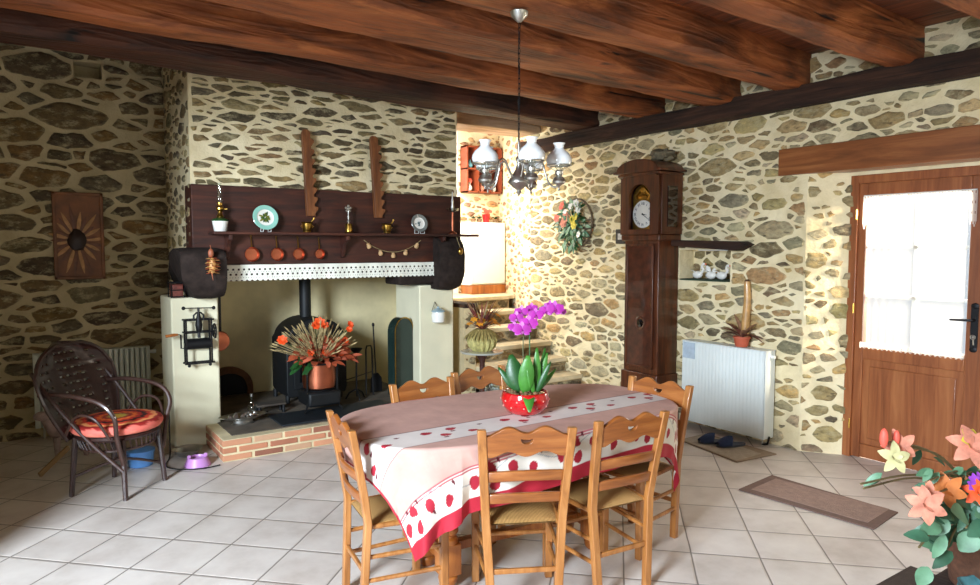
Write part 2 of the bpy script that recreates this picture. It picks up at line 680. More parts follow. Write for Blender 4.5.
def rubble(W, H, sx, radii, gap, seed, holes=(), jitter=0.006):
    rng = random.Random(seed)
    Ws = W / sx
    pts = []
    grid = {}
    G = radii[0][0] * 2
    for r_, tries in radii:
        for _ in range(int(tries * Ws * H)):
            x, y = rng.uniform(0, Ws), rng.uniform(0, H)
            rr = r_ * rng.uniform(0.8, 1.15)
            gx, gy = int(x / G), int(y / G)
            ok = True
            for i in range(gx - 1, gx + 2):
                for j in range(gy - 1, gy + 2):
                    for (px, py, pr) in grid.get((i, j), ()):
                        if (px - x) ** 2 + (py - y) ** 2 < ((pr + rr) * 0.93) ** 2:
                            ok = False
                            break
                    if not ok:
                        break
                if not ok:
                    break
            if ok:
                pts.append((x, y, rr))
                grid.setdefault((gx, gy), []).append((x, y, rr))
    P = np.array(pts)
    out = []
    for i, (x, y, r_) in enumerate(pts):
        poly = [(x - 2.2 * r_, y - 2.0 * r_), (x + 2.2 * r_, y - 2.0 * r_), (x + 2.2 * r_, y + 2.0 * r_), (x - 2.2 * r_, y + 2.0 * r_)]
        e = 0.004
        for nx, ny, c in ((-1, 0, -e), (1, 0, Ws - e), (0, -1, -e), (0, 1, H - e)):
            poly = clip_half(poly, nx, ny, c)
        d2 = (P[:, 0] - x) ** 2 + (P[:, 1] - y) ** 2
        for j in np.argsort(d2)[1:26]:
            qx, qy, qr = pts[j]
            dx, dy = qx - x, qy - y
            d = math.hypot(dx, dy)
            if d < 1e-6:
                continue
            nx, ny = dx / d, dy / d
            h = (d * d + r_ * r_ - qr * qr) / (2 * d)
            g = gap * rng.uniform(0.6, 1.35) / 2 * (abs(nx) / sx + abs(ny))
            poly = clip_half(poly, nx, ny, nx * x + ny * y + h - g)
            if len(poly) < 3:
                break
        if len(poly) < 3:
            continue
        q = [(a * sx, b) for a, b in poly]
        cx = sum(a for a, b in q) / len(q)
        cy = sum(b for a, b in q) / len(q)
        skip = False
        for (hx0, hx1, hy0, hy1) in holes:
            ds = [(hx0 - cx, (1, 0, hx0)), (cx - hx1, (-1, 0, -hx1)), (hy0 - cy, (0, 1, hy0)), (cy - hy1, (0, -1, -hy1))]
            dm, pl = max(ds)
            if dm < 0:
                skip = True
                break
            q = clip_half(q, pl[0], pl[1], pl[2] - 0.012)
            if len(q) < 3:
                skip = True
                break
        if skip or len(q) < 3:
            continue
        ar = abs(sum(q[k][0] * q[(k + 1) % len(q)][1] - q[(k + 1) % len(q)][0] * q[k][1] for k in range(len(q)))) / 2
        if ar < 0.0006:
            continue
        for _ in range(2):
            nq = []
            for k in range(len(q)):
                a, b = q[k], q[(k + 1) % len(q)]
                t = 0.10 if _ == 0 else 0.25
                nq.append((a[0] + (b[0] - a[0]) * t, a[1] + (b[1] - a[1]) * t))
                nq.append((a[0] + (b[0] - a[0]) * (1 - t), a[1] + (b[1] - a[1]) * (1 - t)))
            q = nq
        rs = []
        shr = rng.choice((1.0, 1.0, 0.97, 0.93, 0.86))
        if ar < 0.004 and rng.random() < 0.25:
            continue
        for k in range(len(q)):
            a, b = q[k], q[(k + 1) % len(q)]
            m_ = max(1, int(math.hypot(b[0] - a[0], b[1] - a[1]) / 0.022))
            for t in range(m_):
                x_, y_ = a[0] + (b[0] - a[0]) * t / m_, a[1] + (b[1] - a[1]) * t / m_
                nv = mn.noise_vector(Vector((x_ * 11 + seed, y_ * 15, seed * 3.1 + i)))
                n2 = mn.noise_vector(Vector((x_ * 45 + seed, y_ * 45, seed * 1.7 + i)))
                rs.append((cx + (x_ - cx) * shr + nv.x * jitter * 3.0 + n2.x * jitter * 1.1, cy + (y_ - cy) * shr + nv.y * jitter * 1.9 + n2.y * jitter * 1.1))
        if len(rs) >= 5:
            out.append((rs, ar))
    return out


PAL_WARM = [C(170, 156, 118), C(150, 138, 108), C(188, 172, 132), C(128, 116, 92), C(182, 158, 112), C(164, 154, 130), C(142, 130, 108), C(168, 140, 104), C(116, 106, 88), C(178, 172, 150), C(140, 136, 118), C(156, 142, 104)]
PAL_GREY = [C(112, 102, 78), C(126, 116, 88), C(98, 88, 68), C(140, 128, 98), C(104, 96, 84), C(150, 136, 96), C(88, 78, 62), C(132, 112, 82)]
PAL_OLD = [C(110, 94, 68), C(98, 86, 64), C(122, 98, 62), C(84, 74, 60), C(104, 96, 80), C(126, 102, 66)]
PAL_UP = [C(196, 160, 128), C(176, 140, 112), C(206, 178, 142), C(158, 128, 108), C(188, 150, 110)]


MORT_COL = C(226, 210, 168)


def masonry(mb, O, u, n, W, H, pal, sx, radii, gap, seed, holes=(), relief=0.012, v=(0, 0, 1), back=0.25, stones=True, mc=MORT_COL):
    O, u, n, v = Vector(O), Vector(u).normalized(), Vector(n).normalized(), Vector(v)
    xs = sorted(set([0, W] + [min(max(h[i], 0), W) for h in holes for i in (0, 1)]))
    ys = sorted(set([0, H] + [min(max(h[i], 0), H) for h in holes for i in (2, 3)]))
    for i in range(len(xs) - 1):
        for j in range(len(ys) - 1):
            cx, cy = (xs[i] + xs[i + 1]) / 2, (ys[j] + ys[j + 1]) / 2
            if any(h[0] < cx < h[1] and h[2] < cy < h[3] for h in holes):
                continue
            vs = [O + u * a + v * b + n * c for c in (0, -back) for a, b in ((xs[i], ys[j]), (xs[i + 1], ys[j]), (xs[i + 1], ys[j + 1]), (xs[i], ys[j + 1]))]
            mb.add(vs, [(0, 1, 2, 3), (7, 6, 5, 4), (0, 4, 5, 1), (1, 5, 6, 2), (2, 6, 7, 3), (3, 7, 4, 0)], 0)
    if not stones:
        return
    rng = random.Random(seed + 5)
    flip = u.cross(v).dot(n) < 0
    for q, ar in rubble(W, H, sx, radii, gap, seed, holes):
        k = len(q)
        cx = sum(a for a, b in q) / k
        cy = sum(b for a, b in q) / k
        base = rng.choice(pal)
        m_ = rng.uniform(0.78, 1.15)
        col = tuple(min(1, c * m_ * rng.uniform(0.95, 1.05) * k_) for c, k_ in zip(base[:3], (1.08, 1.0, 0.84))) + (1,)
        h = relief * rng.uniform(0.5, 1.4)
        tx, ty = rng.uniform(-0.03, 0.03), rng.uniform(-0.05, 0.05)
        vs = []
        for sc, hh in ((1.03, -0.004), (0.93, h * 0.75), (0.60, h)):
            for a, b in q:
                x_, y_ = cx + (a - cx) * sc, cy + (b - cy) * sc
                z_ = hh
                if sc < 1:
                    z_ += (x_ - cx) * tx + (y_ - cy) * ty + 0.005 * mn.noise(Vector((x_ * 16, y_ * 20, seed)))
                vs.append(O + u * x_ + v * y_ + n * z_)
        vs.append(O + u * cx + v * cy + n * (h + 0.002))
        fs = []
        for s_ in range(2):
            for a in range(k):
                b = (a + 1) % k
                fs.append((s_ * k + a, s_ * k + b, (s_ + 1) * k + b, (s_ + 1) * k + a))
        for a in range(k):
            fs.append((2 * k + a, 2 * k + (a + 1) % k, 3 * k))
        if flip:
            fs = [tuple(reversed(f)) for f in fs]
        edge_c = tuple(mc[i_] * 0.6 + col[i_] * 0.4 for i_ in range(3)) + (1,)
        ids = [edge_c] * k + [col] * (2 * k + 1)
        mb.add(vs, fs, 1, [tuple(ids[i_] for i_ in f_) for f_ in fs])


def struct(o, label=None):
    o['kind'] = 'structure'
    if label:
        o['label'] = label
    return o


XW = 4.83     # right wall plane
YB = 6.60     # back wall plane
YC = 5.593    # chimney breast plane
ZC = 2.95     # ceiling boards

# floor: square tiles laid on the diagonal
m, nt, b, N, L = base_mat('diagonal_floor_tiles')
v = coords(nt, rot=(0, 0, 0))
sep = N.new('ShaderNodeSeparateXYZ')
L.new(v, sep.inputs[0])


def mth(op, a, b_=None, c_=None):
    n_ = N.new('ShaderNodeMath')
    n_.operation = op
    for i_, q in enumerate((a, b_, c_)):
        if q is None:
            continue
        if hasattr(q, 'links'):
            L.new(q, n_.inputs[i_])
        else:
            n_.inputs[i_].default_value = q
    return n_.outputs[0]


PITCH = 0.335
s1 = mth('MULTIPLY', mth('SUBTRACT', sep.outputs[0], sep.outputs[1]), 0.70711 / PITCH)
t1 = mth('MULTIPLY', mth('ADD', sep.outputs[0], sep.outputs[1]), 0.70711 / PITCH)
s1 = mth('SUBTRACT', s1, 0.385 / PITCH)
t1 = mth('SUBTRACT', t1, 3.507 / PITCH)
wob = noise_node(nt, v, 3.0, 2)
s1 = mth('ADD', s1, mth('MULTIPLY', mth('SUBTRACT', wob, 0.5), 0.03))
edge = None
for q in (s1, t1):
    fr = mth('FRACT', q)
    e_ = mth('MINIMUM', fr, mth('SUBTRACT', 1.0, fr))
    edge = e_ if edge is None else mth('MINIMUM', edge, e_)
cmb = N.new('ShaderNodeCombineXYZ')
L.new(mth('FLOOR', s1), cmb.inputs[0])
L.new(mth('FLOOR', t1), cmb.inputs[1])
wn = N.new('ShaderNodeTexWhiteNoise')
wn.noise_dimensions = '2D'
L.new(cmb.outputs[0], wn.inputs['Vector'])
f = noise_node(nt, v, 3.2, 5, 0.6)
tile = ramp(nt, f, [(0.28, C(186, 174, 164)), (0.5, C(210, 200, 192)), (0.72, C(224, 216, 208))])
tile = mix(nt, 0.14, tile, mix(nt, wn.outputs['Value'], C(150, 132, 118), C(232, 226, 220)))
grout = ramp(nt, edge, [(0.007, (1, 1, 1, 1)), (0.015, (0, 0, 0, 1))])
L.new(mix(nt, grout, tile, C(122, 112, 104)), b.inputs['Base Color'])
b.inputs['Roughness'].default_value = 0.42
b.inputs['Specular IOR Level'].default_value = 0.4
hgt = ramp(nt, edge, [(0.006, (0, 0, 0, 1)), (0.035, (1, 1, 1, 1))])
pp = bump(nt, b, hgt, 0.5, 0.004)
bump(nt, b, noise_node(nt, v, 5, 3), 0.12, 0.02, pp)
FLOOR = m
struct(MB().box(-0.9, 5.9, -3.0, 7.6, -0.1, 0).build('floor', FLOOR, smooth=False), 'pale floor tiles laid on the diagonal across the room')

# ceiling boards
mb = MB()
mb.box(-0.9, 5.3, -3.0, 5.35, ZC, ZC + 0.15)
mb.box(-0.9, 5.3, 5.35, 7.6, 3.12, 3.27)
struct(mb.build('ceiling', PLANK, smooth=False), 'brown boards between the oak ceiling beams')

RAD_A = [(0.070, 12), (0.050, 90), (0.036, 300), (0.024, 600), (0.014, 900)]
RAD_B = [(0.046, 30), (0.034, 260), (0.023, 500), (0.013, 1200)]

# right wall with the door recess and a small niche
mb = MB()
Y0 = 0.6
masonry(mb, (XW, Y0, 0), (0, 1, 0), (-1, 0, 0), 5.62, 3.0, PAL_WARM, 2.25, RAD_A, 0.018, 11,
        holes=[(1.38 - Y0, 2.88 - Y0, -0.1, 2.10), (3.53 - Y0, 4.06 - Y0, 1.255, 1.52)])
# splayed reveal of the door recess, niche lining
masonry(mb, (XW, 2.88, 0), (0.19, -0.25, 0), (-0.8, -0.6, 0), 0.314, 2.1, PAL_WARM, 1.5, RAD_A, 0.024, 21, back=0.05)
masonry(mb, (5.02, 1.62, 0), (-0.19, -0.24, 0), (-0.8, 0.6, 0), 0.306, 2.1, PAL_WARM, 1.3, RAD_A, 0.04, 22, back=0.05)
masonry(mb, (XW + 0.193, 3.53, 1.255), (0, 1, 0), (-1, 0, 0), 0.53, 0.26, PAL_GREY, 1.2, RAD_A, 0.02, 23, back=0.02)
# outer wall around the door, beyond the recess
mb.box(5.10, 5.25, 0.6, 1.72, 0, 2.5)
mb.box(5.10, 5.25, 2.63, 3.4, 0, 2.5)
mb.box(5.0, 5.25, 1.4, 3.0, 2.06, 2.5)
struct(mb.build('wall_right', [MORTAR, STONE], ang=60), 'pale rubble stone wall with cream mortar joints')

# back wall left of the chimney, with a putlog hole
mb = MB()
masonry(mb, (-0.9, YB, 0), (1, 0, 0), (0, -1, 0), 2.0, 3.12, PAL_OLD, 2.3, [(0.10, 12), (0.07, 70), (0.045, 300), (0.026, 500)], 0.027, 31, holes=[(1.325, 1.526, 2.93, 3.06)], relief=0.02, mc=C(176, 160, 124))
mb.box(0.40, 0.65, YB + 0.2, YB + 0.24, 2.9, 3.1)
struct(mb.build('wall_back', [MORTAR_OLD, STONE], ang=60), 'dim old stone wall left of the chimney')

# chimney breast
mb = MB()
masonry(mb, (1.10, YC, 1.42), (1, 0, 0), (0, -1, 0), 2.36, 1.70, PAL_GREY, 3.4, RAD_B, 0.019, 41, back=0.2)
masonry(mb, (1.094, YB, 1.16), (0, -1, 0), (-1, 0, 0), YB - YC - 0.01, 1.96, PAL_GREY, 1.9, RAD_A, 0.028, 42, back=0.2)
masonry(mb, (3.466, YC + 0.01, 1.42), (0, 1, 0), (1, 0, 0), 1.6, 1.70, PAL_GREY, 1.6, RAD_B, 0.03, 43, back=0.2)
struct(mb.build('wall_chimney', [MORTAR, STONE], ang=60), 'chimney breast of thin grey stones in cream mortar')

# stair well: far wall, splayed right wall, white plaster strip, low flank wall beside the hearth
mb = MB()
masonry(mb, (4.50, 7.25, 0), (1, 0, 0), (0, -1, 0), 0.66, 3.2, PAL_UP, 1.8, RAD_B, 0.022, 51)
dx, dy = 0.29, 1.05
masonry(mb, (XW, 6.20, 0), (dx, dy, 0), (-dy, dx, 0), math.hypot(dx, dy), 3.2, PAL_UP, 1.6, RAD_B, 0.026, 52, back=0.2)
struct(mb.build('wall_stair', [MORTAR, STONE], ang=60), 'sunlit pinkish stone wall of the stair well')
mb = MB()
mb.box(3.0, 4.50, 7.25, 7.45, 0, 3.2)
mb.box(2.9, 3.1, 6.9, 7.4, 0, 3.2)
struct(mb.build('wall_landing', WHITEWASH, smooth=False), 'bright white plaster wall of the landing')
mb = MB()
masonry(mb, (3.56, 5.62, 0), (1, 0, 0), (0, -1, 0), 0.13, 0.95, PAL_OLD, 1.6, RAD_B, 0.02, 53, back=1.6)
mb.box(3.55, 3.71, 5.60, 7.2, 0.95, 0.99, mi=2)
struct(mb.build('wall_flank', [MORTAR_OLD, STONE, BEAM_DARK], ang=60), 'low dark stone flank wall beside the stone steps')

# walls behind the camera (the garden door lets daylight in; the rear opening is added for the fill lamp)
mb = MB()
mb.box(-0.9, -0.5, 3.75, 6.7, 0, 3.1)
mb.box(-0.9, -0.5, -3.0, -1.2, 0, 3.0)
mb.box(-0.9, -0.5, -1.2, 3.75, 2.35, 3.0)
struct(mb.build('wall_left', PLASTER, smooth=False), 'plastered wall with the garden door opening')
mb = MB()
mb.box(-0.9, 0.9, -2.6, -2.3, 0, 3.0)
mb.box(3.7, 5.3, -2.6, -2.3, 0, 3.0)
mb.box(0.9, 3.7, -2.6, -2.3, 0, 0.8)
mb.box(0.9, 3.7, -2.6, -2.3, 2.5, 3.0)
mb.box(4.83, 5.2, -2.4, 0.6, 0, 3.0)
struct(mb.build('wall_rear', PLASTER, smooth=False), 'plastered wall with an opening added for the rear fill light')


# ------------------------------------------------------------------ ceiling beams
def rough_beam(name, p0, p1, q0, q1, z0, z1, label, seed, x0=-0.88, x1=4.84, wm=BEAM):
    """near bottom edge runs p0..p1 in y, far bottom edge q0..q1"""
    mb = MB()
    nx, prof = 60, 12
    vs = []
    for i in range(nx + 1):
        t = i / nx
        x = x0 + (x1 - x0) * t
        a, c = p0 + (p1 - p0) * t, q0 + (q1 - q0) * t
        ch = 0.028
        ring = [(a, z1), (a, (z0 + z1) / 2), (a, z0 + ch), (a + ch * 0.5, z0 + ch * 0.4), (a + ch, z0), (a + (c - a) * 0.35, z0 - 0.004), (a + (c - a) * 0.65, z0 - 0.004),
                (c - ch, z0), (c - ch * 0.5, z0 + ch * 0.4), (c, z0 + ch), (c, (z0 + z1) / 2), (c, z1)]
        for k, (y, z) in enumerate(ring):
            nv = mn.noise_vector(Vector((x * 1.3, y * 5 + seed, z * 5)))
            n2 = mn.noise_vector(Vector((x * 5, y * 12 + seed, z * 12)))
            s_ = 0 if z == z1 else 1
            vs.append((x, y + s_ * (nv.y * 0.022 + n2.y * 0.007), z + s_ * (nv.z * 0.020 + n2.z * 0.006)))
    fs = []
    for i in range(nx):
        for k in range(prof):
            k2 = (k + 1) % prof
            fs.append((i * prof + k, i * prof + k2, (i + 1) * prof + k2, (i + 1) * prof + k))
    fs.append(tuple(range(prof - 1, -1, -1)))
    fs.append(tuple(nx * prof + k for k in range(prof)))
    mb.add(vs, fs)
    y_ = (p0 + q0) / 2
    o = mb.build(name, wm, ang=24, loc=((x0 + x1) / 2, y_, z0))
    tag(o, label, 'beam', 'oak ceiling beams')
    return o


rough_beam('ceiling_beam', 1.28, 1.32, 1.56, 1.60, 2.72, 2.97, 'short piece of oak beam at the upper right, nearest the camera', 1)
rough_beam('ceiling_beam', 1.90, 2.12, 2.12, 2.32, 2.71, 2.97, 'squared oak beam with a pale pinkish underside above the front door end', 2)
rough_beam('ceiling_beam', 2.38, 2.88, 2.66, 3.13, 2.71, 2.97, 'oak beam with cracked side just in front of the chandelier hook', 3)
rough_beam('ceiling_beam', 2.84, 3.46, 3.42, 3.78, 2.70, 2.97, 'broadest orange oak beam just behind the chandelier hook', 4)
rough_beam('ceiling_beam', 3.96, 4.25, 4.17, 4.50, 2.72, 2.97, 'thin dark oak beam between the broadest beam and the chimney side beam', 5)
rough_beam('ceiling_beam', 4.55, 5.10, 4.92, 5.42, 2.735, 3.00, 'darkest oak beam running along the chimney breast', 6, wm=BEAM_DEEP)

# wall plate carrying the beams along the right wall
mb = MB()
n_ = 40
vs = []
for i in range(n_ + 1):
    y = 0.6 + (6.25 - 0.6) * i / n_
    for (x, z) in ((XW + 0.02, 2.72), (XW - 0.12, 2.72), (XW - 0.13, 2.65), (XW - 0.12, 2.575), (XW + 0.02, 2.575)):
        nv = mn.noise_vector(Vector((y * 1.8, x * 6, z * 6)))
        vs.append((x + nv.x * 0.012, y, z + nv.z * 0.016))
mb.add(vs, [(i * 5 + k, (i + 1) * 5 + k, (i + 1) * 5 + (k + 1) % 5, i * 5 + (k + 1) % 5) for i in range(n_) for k in range(5)] + [(0, 1, 2, 3, 4), tuple(n_ * 5 + k for k in range(4, -1, -1))])
tag(mb.build('wall_plate_beam', BEAM_DARK, ang=50, loc=(XW, 3.4, 2.575)), 'dark brown wall plate beam running along the right wall under the beam ends', 'beam')
tag(MB().box(3.47, 4.82, 6.02, 6.40, 2.80, 2.99).build('stair_head_timber', PALEWOOD, bevel=0.01, loc=(4.1, 6.2, 2.8)), 'smooth pale timber over the stair opening right of the chimney', 'beam')
tag(MB().box(XW - 0.03, 5.12, 1.20, 3.105, 2.085, 2.285).build('door_lintel', OAK_Y, bevel=0.006, loc=(XW, 2.1, 2.085)), 'broad varnished oak lintel over the front door recess', 'lintel')

# ------------------------------------------------------------------ stone steps
t = thing('stone_staircase', 'stone steps rising along the right wall to the bright landing', 'stairs', (4.2, 5.6, 0))
ys = [4.80, 5.06, 5.32, 5.575, 5.83, 6.08, 6.36, 6.62]
zs = [0.075, 0.145, 0.215, 0.36, 0.505, 0.665, 0.815, 0.965]
ys, zs = [5.05, 5.32, 5.575, 5.83, 6.08, 6.36, 6.62], [0.10, 0.215, 0.36, 0.505, 0.665, 0.815, 0.965]
RISER = mortar_mat('riser_mortar', C(132, 112, 80), C(160, 138, 102))
STEPTOP = plain('worn_step_stone', C(206, 190, 156), 0.8, var=0.15, vs=6, bmp=0.3, bs=25)
for i, (y, z) in enumerate(zip(ys, zs)):
    y1 = ys[i + 1] + 0.02 if i < 6 else 7.24
    mb = MB()
    zb = zs[i - 1] if i else 0
    mb.box(3.70, XW - 0.005, y - 0.02, y1, z - 0.045, z, mi=0)
    if i == 6:
        mb.add([(px, py, pz) for pz in (z - 0.045, z) for px, py in ((XW - 0.005, 6.66), (XW + 0.115, 6.66), (XW + 0.27, 7.24), (XW - 0.005, 7.24))],
               [(3, 2, 1, 0), (4, 5, 6, 7), (0, 1, 5, 4), (1, 2, 6, 5), (2, 3, 7, 6), (3, 0, 4, 7)])
    o = mb.build('step', STEPTOP, t, bevel=0.008)
    mb = MB()
    masonry(mb, (3.70, y, zb - 0.002), (1, 0, 0), (0, -1, 0), 1.125, z - zb - 0.045, PAL_OLD, 2.6, [(0.045, 300), (0.03, 400)], 0.014, 60 + i, back=0.2, relief=0.006)
    mb.build('riser', [RISER, STONE], o, ang=60)


# ------------------------------------------------------------------ fireplace
fp = thing('fireplace', 'open fireplace with cream pillars under a dark mantel', 'fireplace', (2.2, 5.8, 0))
HZ = 0.165
mb = MB()
mb.box(0.93, 1.27, YC, 6.06, 0, 1.16)
mb.box(1.09, 1.27, 6.06, 6.58, 0, 1.16)
mb.build('pillar', PLASTER, fp, bevel=0.012)
MB().box(3.05, 3.42, YC, 6.08, 0, 1.19).build('pillar', PLASTER, fp, bevel=0.012)
mb = MB()
mb.box(1.10, 3.44, 6.59, 6.75, 0, 1.9)
mb.box(1.10, 1.28, YC + 0.2, 6.6, 1.16, 1.9)
mb.box(3.36, 3.46, 6.08, 6.6, 0, 1.9)
mb.box(1.10, 3.46, YC + 0.2, 6.6, 1.9, 1.98)
mb.build('chimney_lining', PLASTER_SOOT, fp, smooth=False)
# arched bread oven mouth in the left of the back wall
arch = [(-0.17, 0)] + [(-0.17 * math.cos(a), 0.06 + 0.15 * math.sin(a)) for a in [PI * k / 14 for k in range(15)]] + [(0.17, 0)]
arch_o = [(-0.22, 0)] + [(-0.22 * math.cos(a), 0.07 + 0.20 * math.sin(a)) for a in [PI * k / 14 for k in range(15)]] + [(0.22, 0)]
mb = MB()
n_ = len(arch)
vs = [Vector((1.56 + x, 6.585, HZ + z)) for x, z in arch] + [Vector((1.56 + x, 6.54, HZ + z)) for x, z in arch] + [Vector((1.56 + x, 6.54, HZ + z)) for x, z in arch_o] + [Vector((1.56 + x, 6.59, HZ + z)) for x, z in arch_o]
mb.add(vs, [(k + a * n_, k + 1 + a * n_, k + 1 + (a + 1) * n_, k + (a + 1) * n_) for a in range(3) for k in range(n_ - 1)])
o = mb.build('oven_mouth', plain('burnt_brick', C(120, 84, 58), 0.9, var=0.3, vs=12, bmp=0.5, bs=20), fp)
mb = MB()
mb.prism([(1.56 + x, HZ + z) for x, z in arch], 6.575, 6.585)
mb.build('oven_dark_panel', SOOT, o)  # black sheet standing in for the dark inside the open oven mouth
# brick hearth
mb = MB()
mb.box(1.156, 3.30, 5.056, 5.60, 0.0, HZ - 0.004, mi=1)
mb.box(1.28, 3.04, 5.59, 6.58, 0.0, HZ - 0.012, mi=1)
rb = random.Random(3)
BR = [C(184, 122, 90), C(196, 138, 104), C(166, 106, 80), C(188, 148, 116), C(150, 96, 74), C(198, 158, 126)]


def brick(x0, x1, y0, y1, z0, z1):
    j = 0.003
    c = rb.choice(BR)
    k = rb.uniform(0.85, 1.1)
    mb.box(x0 + rb.uniform(0, j), x1 - rb.uniform(0, j), y0 + rb.uniform(-j, j) * 0.5, y1, z0 + rb.uniform(0, j) * 0.5, z1, 0, None, tuple(q * k for q in c[:3]) + (1,))


for row in range(3):
    z0, z1 = 0.008 + row * 0.054, 0.008 + row * 0.054 + 0.040
    x = 1.15 - (0.11 if row == 1 else 0)
    while x < 3.3:
        a, c_ = max(x, 1.15), min(x + 0.208, 3.31)
        if c_ - a > 0.04:
            brick(a, c_, 5.05, 5.14, z0, z1 + (0.002 if row == 2 else 0))
        x += 0.224
    y = 5.05 + (0.0 if row == 1 else 0.10)
    while y < 5.58:
        brick(1.15, 1.22, max(y, 5.155), min(y + 0.21, 5.585), z0, z1 + (0.002 if row == 2 else 0))
        y += 0.222
hearth = mb.build('hearth', [BRICKC, plain('hearth_mortar', C(206, 190, 152), 0.9, var=0.15, bmp=0.3)], fp, bevel=0.004)
mb = MB()
mb.box(1.24, 3.28, 5.15, 5.60, HZ - 0.004, HZ + 0.002)
mb.box(1.29, 3.03, 5.60, 6.56, HZ - 0.004, HZ + 0.002)
mb.build('hearth_slab', plain('ashy_hearth_stone', C(92, 82, 70), 0.8, var=0.35, vs=7, bmp=0.4, bs=20), fp, smooth=False)
HT = HZ + 0.003

tag(MB().box(1.62, 2.62, 5.17, 5.56, HT, HT + 0.012).build('hearth_plate', plain('dark_iron_plate', C(52, 58, 64), 0.45, 0.6, var=0.2), bevel=0.003, loc=(2.1, 5.4, HT)),
    'flat dark metal plate lying on the brick hearth in front of the stove', 'plate')

# mantel: dark back board, lintel, corbels, shelf
mt = thing('mantelpiece', 'dark wooden mantel board with shelf and two heavy corbels over the fireplace', 'mantel', (2.28, 5.55, 1.4))
MB().box(1.085, 3.475, 5.545, YC + 0.19, 1.405, 2.02).build('back_board', MANTEL, mt, bevel=0.006)
MB().box(1.20, 3.56, 5.36, 5.545, 1.640, 1.662).build('shelf', MANTEL, mt, bevel=0.004)
for x in (1.33, 2.275, 3.21):
    pr = [(0, 1.64), (-0.15, 1.64), (-0.145, 1.60), (-0.10, 1.585), (-0.075, 1.55), (-0.05, 1.50), (-0.03, 1.46), (0, 1.45)]
    mb = MB()
    mb.prism([(5.545 + a, z) for a, z in pr], -0.014, 0.014, Matrix.Translation((x, 0, 0)) @ Matrix.Rotation(PI / 2, 4, 'Z') @ Matrix.Scale(-1, 4, (0, 1, 0)) if False else Matrix(((0, 1, 0, x), (1, 0, 0, 0), (0, 0, 1, 0), (0, 0, 0, 1))))
    mb.build('bracket', MANTEL, mt, bevel=0.003)


def corbel(x0, x1, prof, flip):
    """profile in (y, z), extruded over x with softened, uneven faces"""
    mb = MB()
    n_ = len(prof)
    k_ = 8
    cy_ = sum(p[0] for p in prof) / n_
    cz_ = sum(p[1] for p in prof) / n_
    vs = []
    for i in range(k_ + 1):
        t_ = i / k_
        e_ = 1 - 0.07 * abs(2 * t_ - 1) ** 4
        for y, z in prof:
            nv = mn.noise_vector(Vector((t_ * 2.2 + x0, y * 9, z * 9))) * 0.012
            cut = flip * max(0, min(1, (1.31 - z) / 0.12)) * (1 - t_)
            vs.append((x0 + cut + (x1 - x0) * t_ + nv.x * 0.4, cy_ + (y - cy_) * e_ + nv.y, cz_ + (z - cz_) * e_ + nv.z))
    mb.add(vs, [(i * n_ + k, i * n_ + (k + 1) % n_, (i + 1) * n_ + (k + 1) % n_, (i + 1) * n_ + k) for i in range(k_) for k in range(n_)]
           + [tuple(range(n_ - 1, -1, -1)), tuple(k_ * n_ + k for k in range(n_))])
    return mb.build('corbel', CORBEL, mt, ang=60)


def rounded(pts, k=4, t0=0.3):
    q = pts
    for _ in range(2):
        nq = []
        for i in range(len(q)):
            a, b_ = Vector(q[i]), Vector(q[(i + 1) % len(q)])
            nq += [tuple(a.lerp(b_, 0.25)), tuple(a.lerp(b_, 0.75))]
        q = nq
    return q


corbel(0.96, 1.28, rounded([(5.36, 1.53), (5.30, 1.44), (5.34, 1.22), (5.44, 1.15), (5.85, 1.15), (5.85, 1.50), (5.6, 1.55)]), 0.10)
corbel(3.17, 3.43, rounded([(5.46, 1.64), (5.38, 1.50), (5.40, 1.28), (5.46, 1.14), (5.70, 1.14), (5.9, 1.30), (5.9, 1.60), (5.6, 1.66)]), 0)
MB().box(2.82, 3.20, 5.545, 5.85, 1.20, 1.34).build('lintel_block', CORBEL, mt, bevel=0.02)
MB().box(1.28, 3.14, 5.58, 5.80, 1.275, 1.40).build('lintel_beam', MANTEL, mt, bevel=0.01)

# crochet border along the lintel
nx_, nz_ = 372, 26


def lace_skip(i, j):
    if j in (17, 18, 19) and i % 8 in (2, 3, 4):
        return True
    if j in (9, 10, 11) and (i + 4) % 8 in (2, 3, 4):
        return True
    if j in (14,) and i % 4 == 1:
        return True
    if j in (5,) and i % 4 == 2:
        return True
    if j <= 1 and i % 8 in (0, 7):
        return True
    return j == 0 and i % 8 in (1, 6)


mb = MB().sheet(lambda u, v_: (1.275 + 1.90 * u, 5.533 + 0.004 * math.sin(u * 60), 1.278 + 0.128 * v_), nx_, nz_, skip=lace_skip)
tag(mb.build('lace_border', plain('white_crochet', C(232, 232, 218), 0.9, var=0.05), smooth=True, solid=0.0015, loc=(2.2, 5.53, 1.34)), 'white crochet lace strip hanging along the underside of the mantel', 'lace')

# ------------------------------------------------------------------ things on the mantel shelf
SZ = 1.663
t = thing('oil_lamp', 'oil lamp with white pot base, brass burner and tall glass chimney', 'lamp', (1.27, 5.46, SZ))
c = (1.27, 5.46, SZ)
MB().lathe([(0.042, 0), (0.046, 0.004), (0.058, 0.07), (0.060, 0.078), (0.05, 0.08)], c).build('pot', CERAMIC, t)
MB().lathe([(0.061, 0.078), (0.063, 0.084), (0.052, 0.094), (0.02, 0.105)], c).build('font', DGREEN, t)
MB().lathe([(0.02, 0.10), (0.028, 0.115), (0.018, 0.13), (0.016, 0.15), (0.030, 0.165), (0.030, 0.18), (0.018, 0.195), (0.022, 0.205), (0.020, 0.22)], c).build('burner', BRASS, t)
MB().tube([(c[0] + 0.028, c[1] - 0.01, SZ + 0.17), (c[0] + 0.05, c[1] - 0.018, SZ + 0.17)], 0.003, 6).build('wick_knob', BRASS, t)
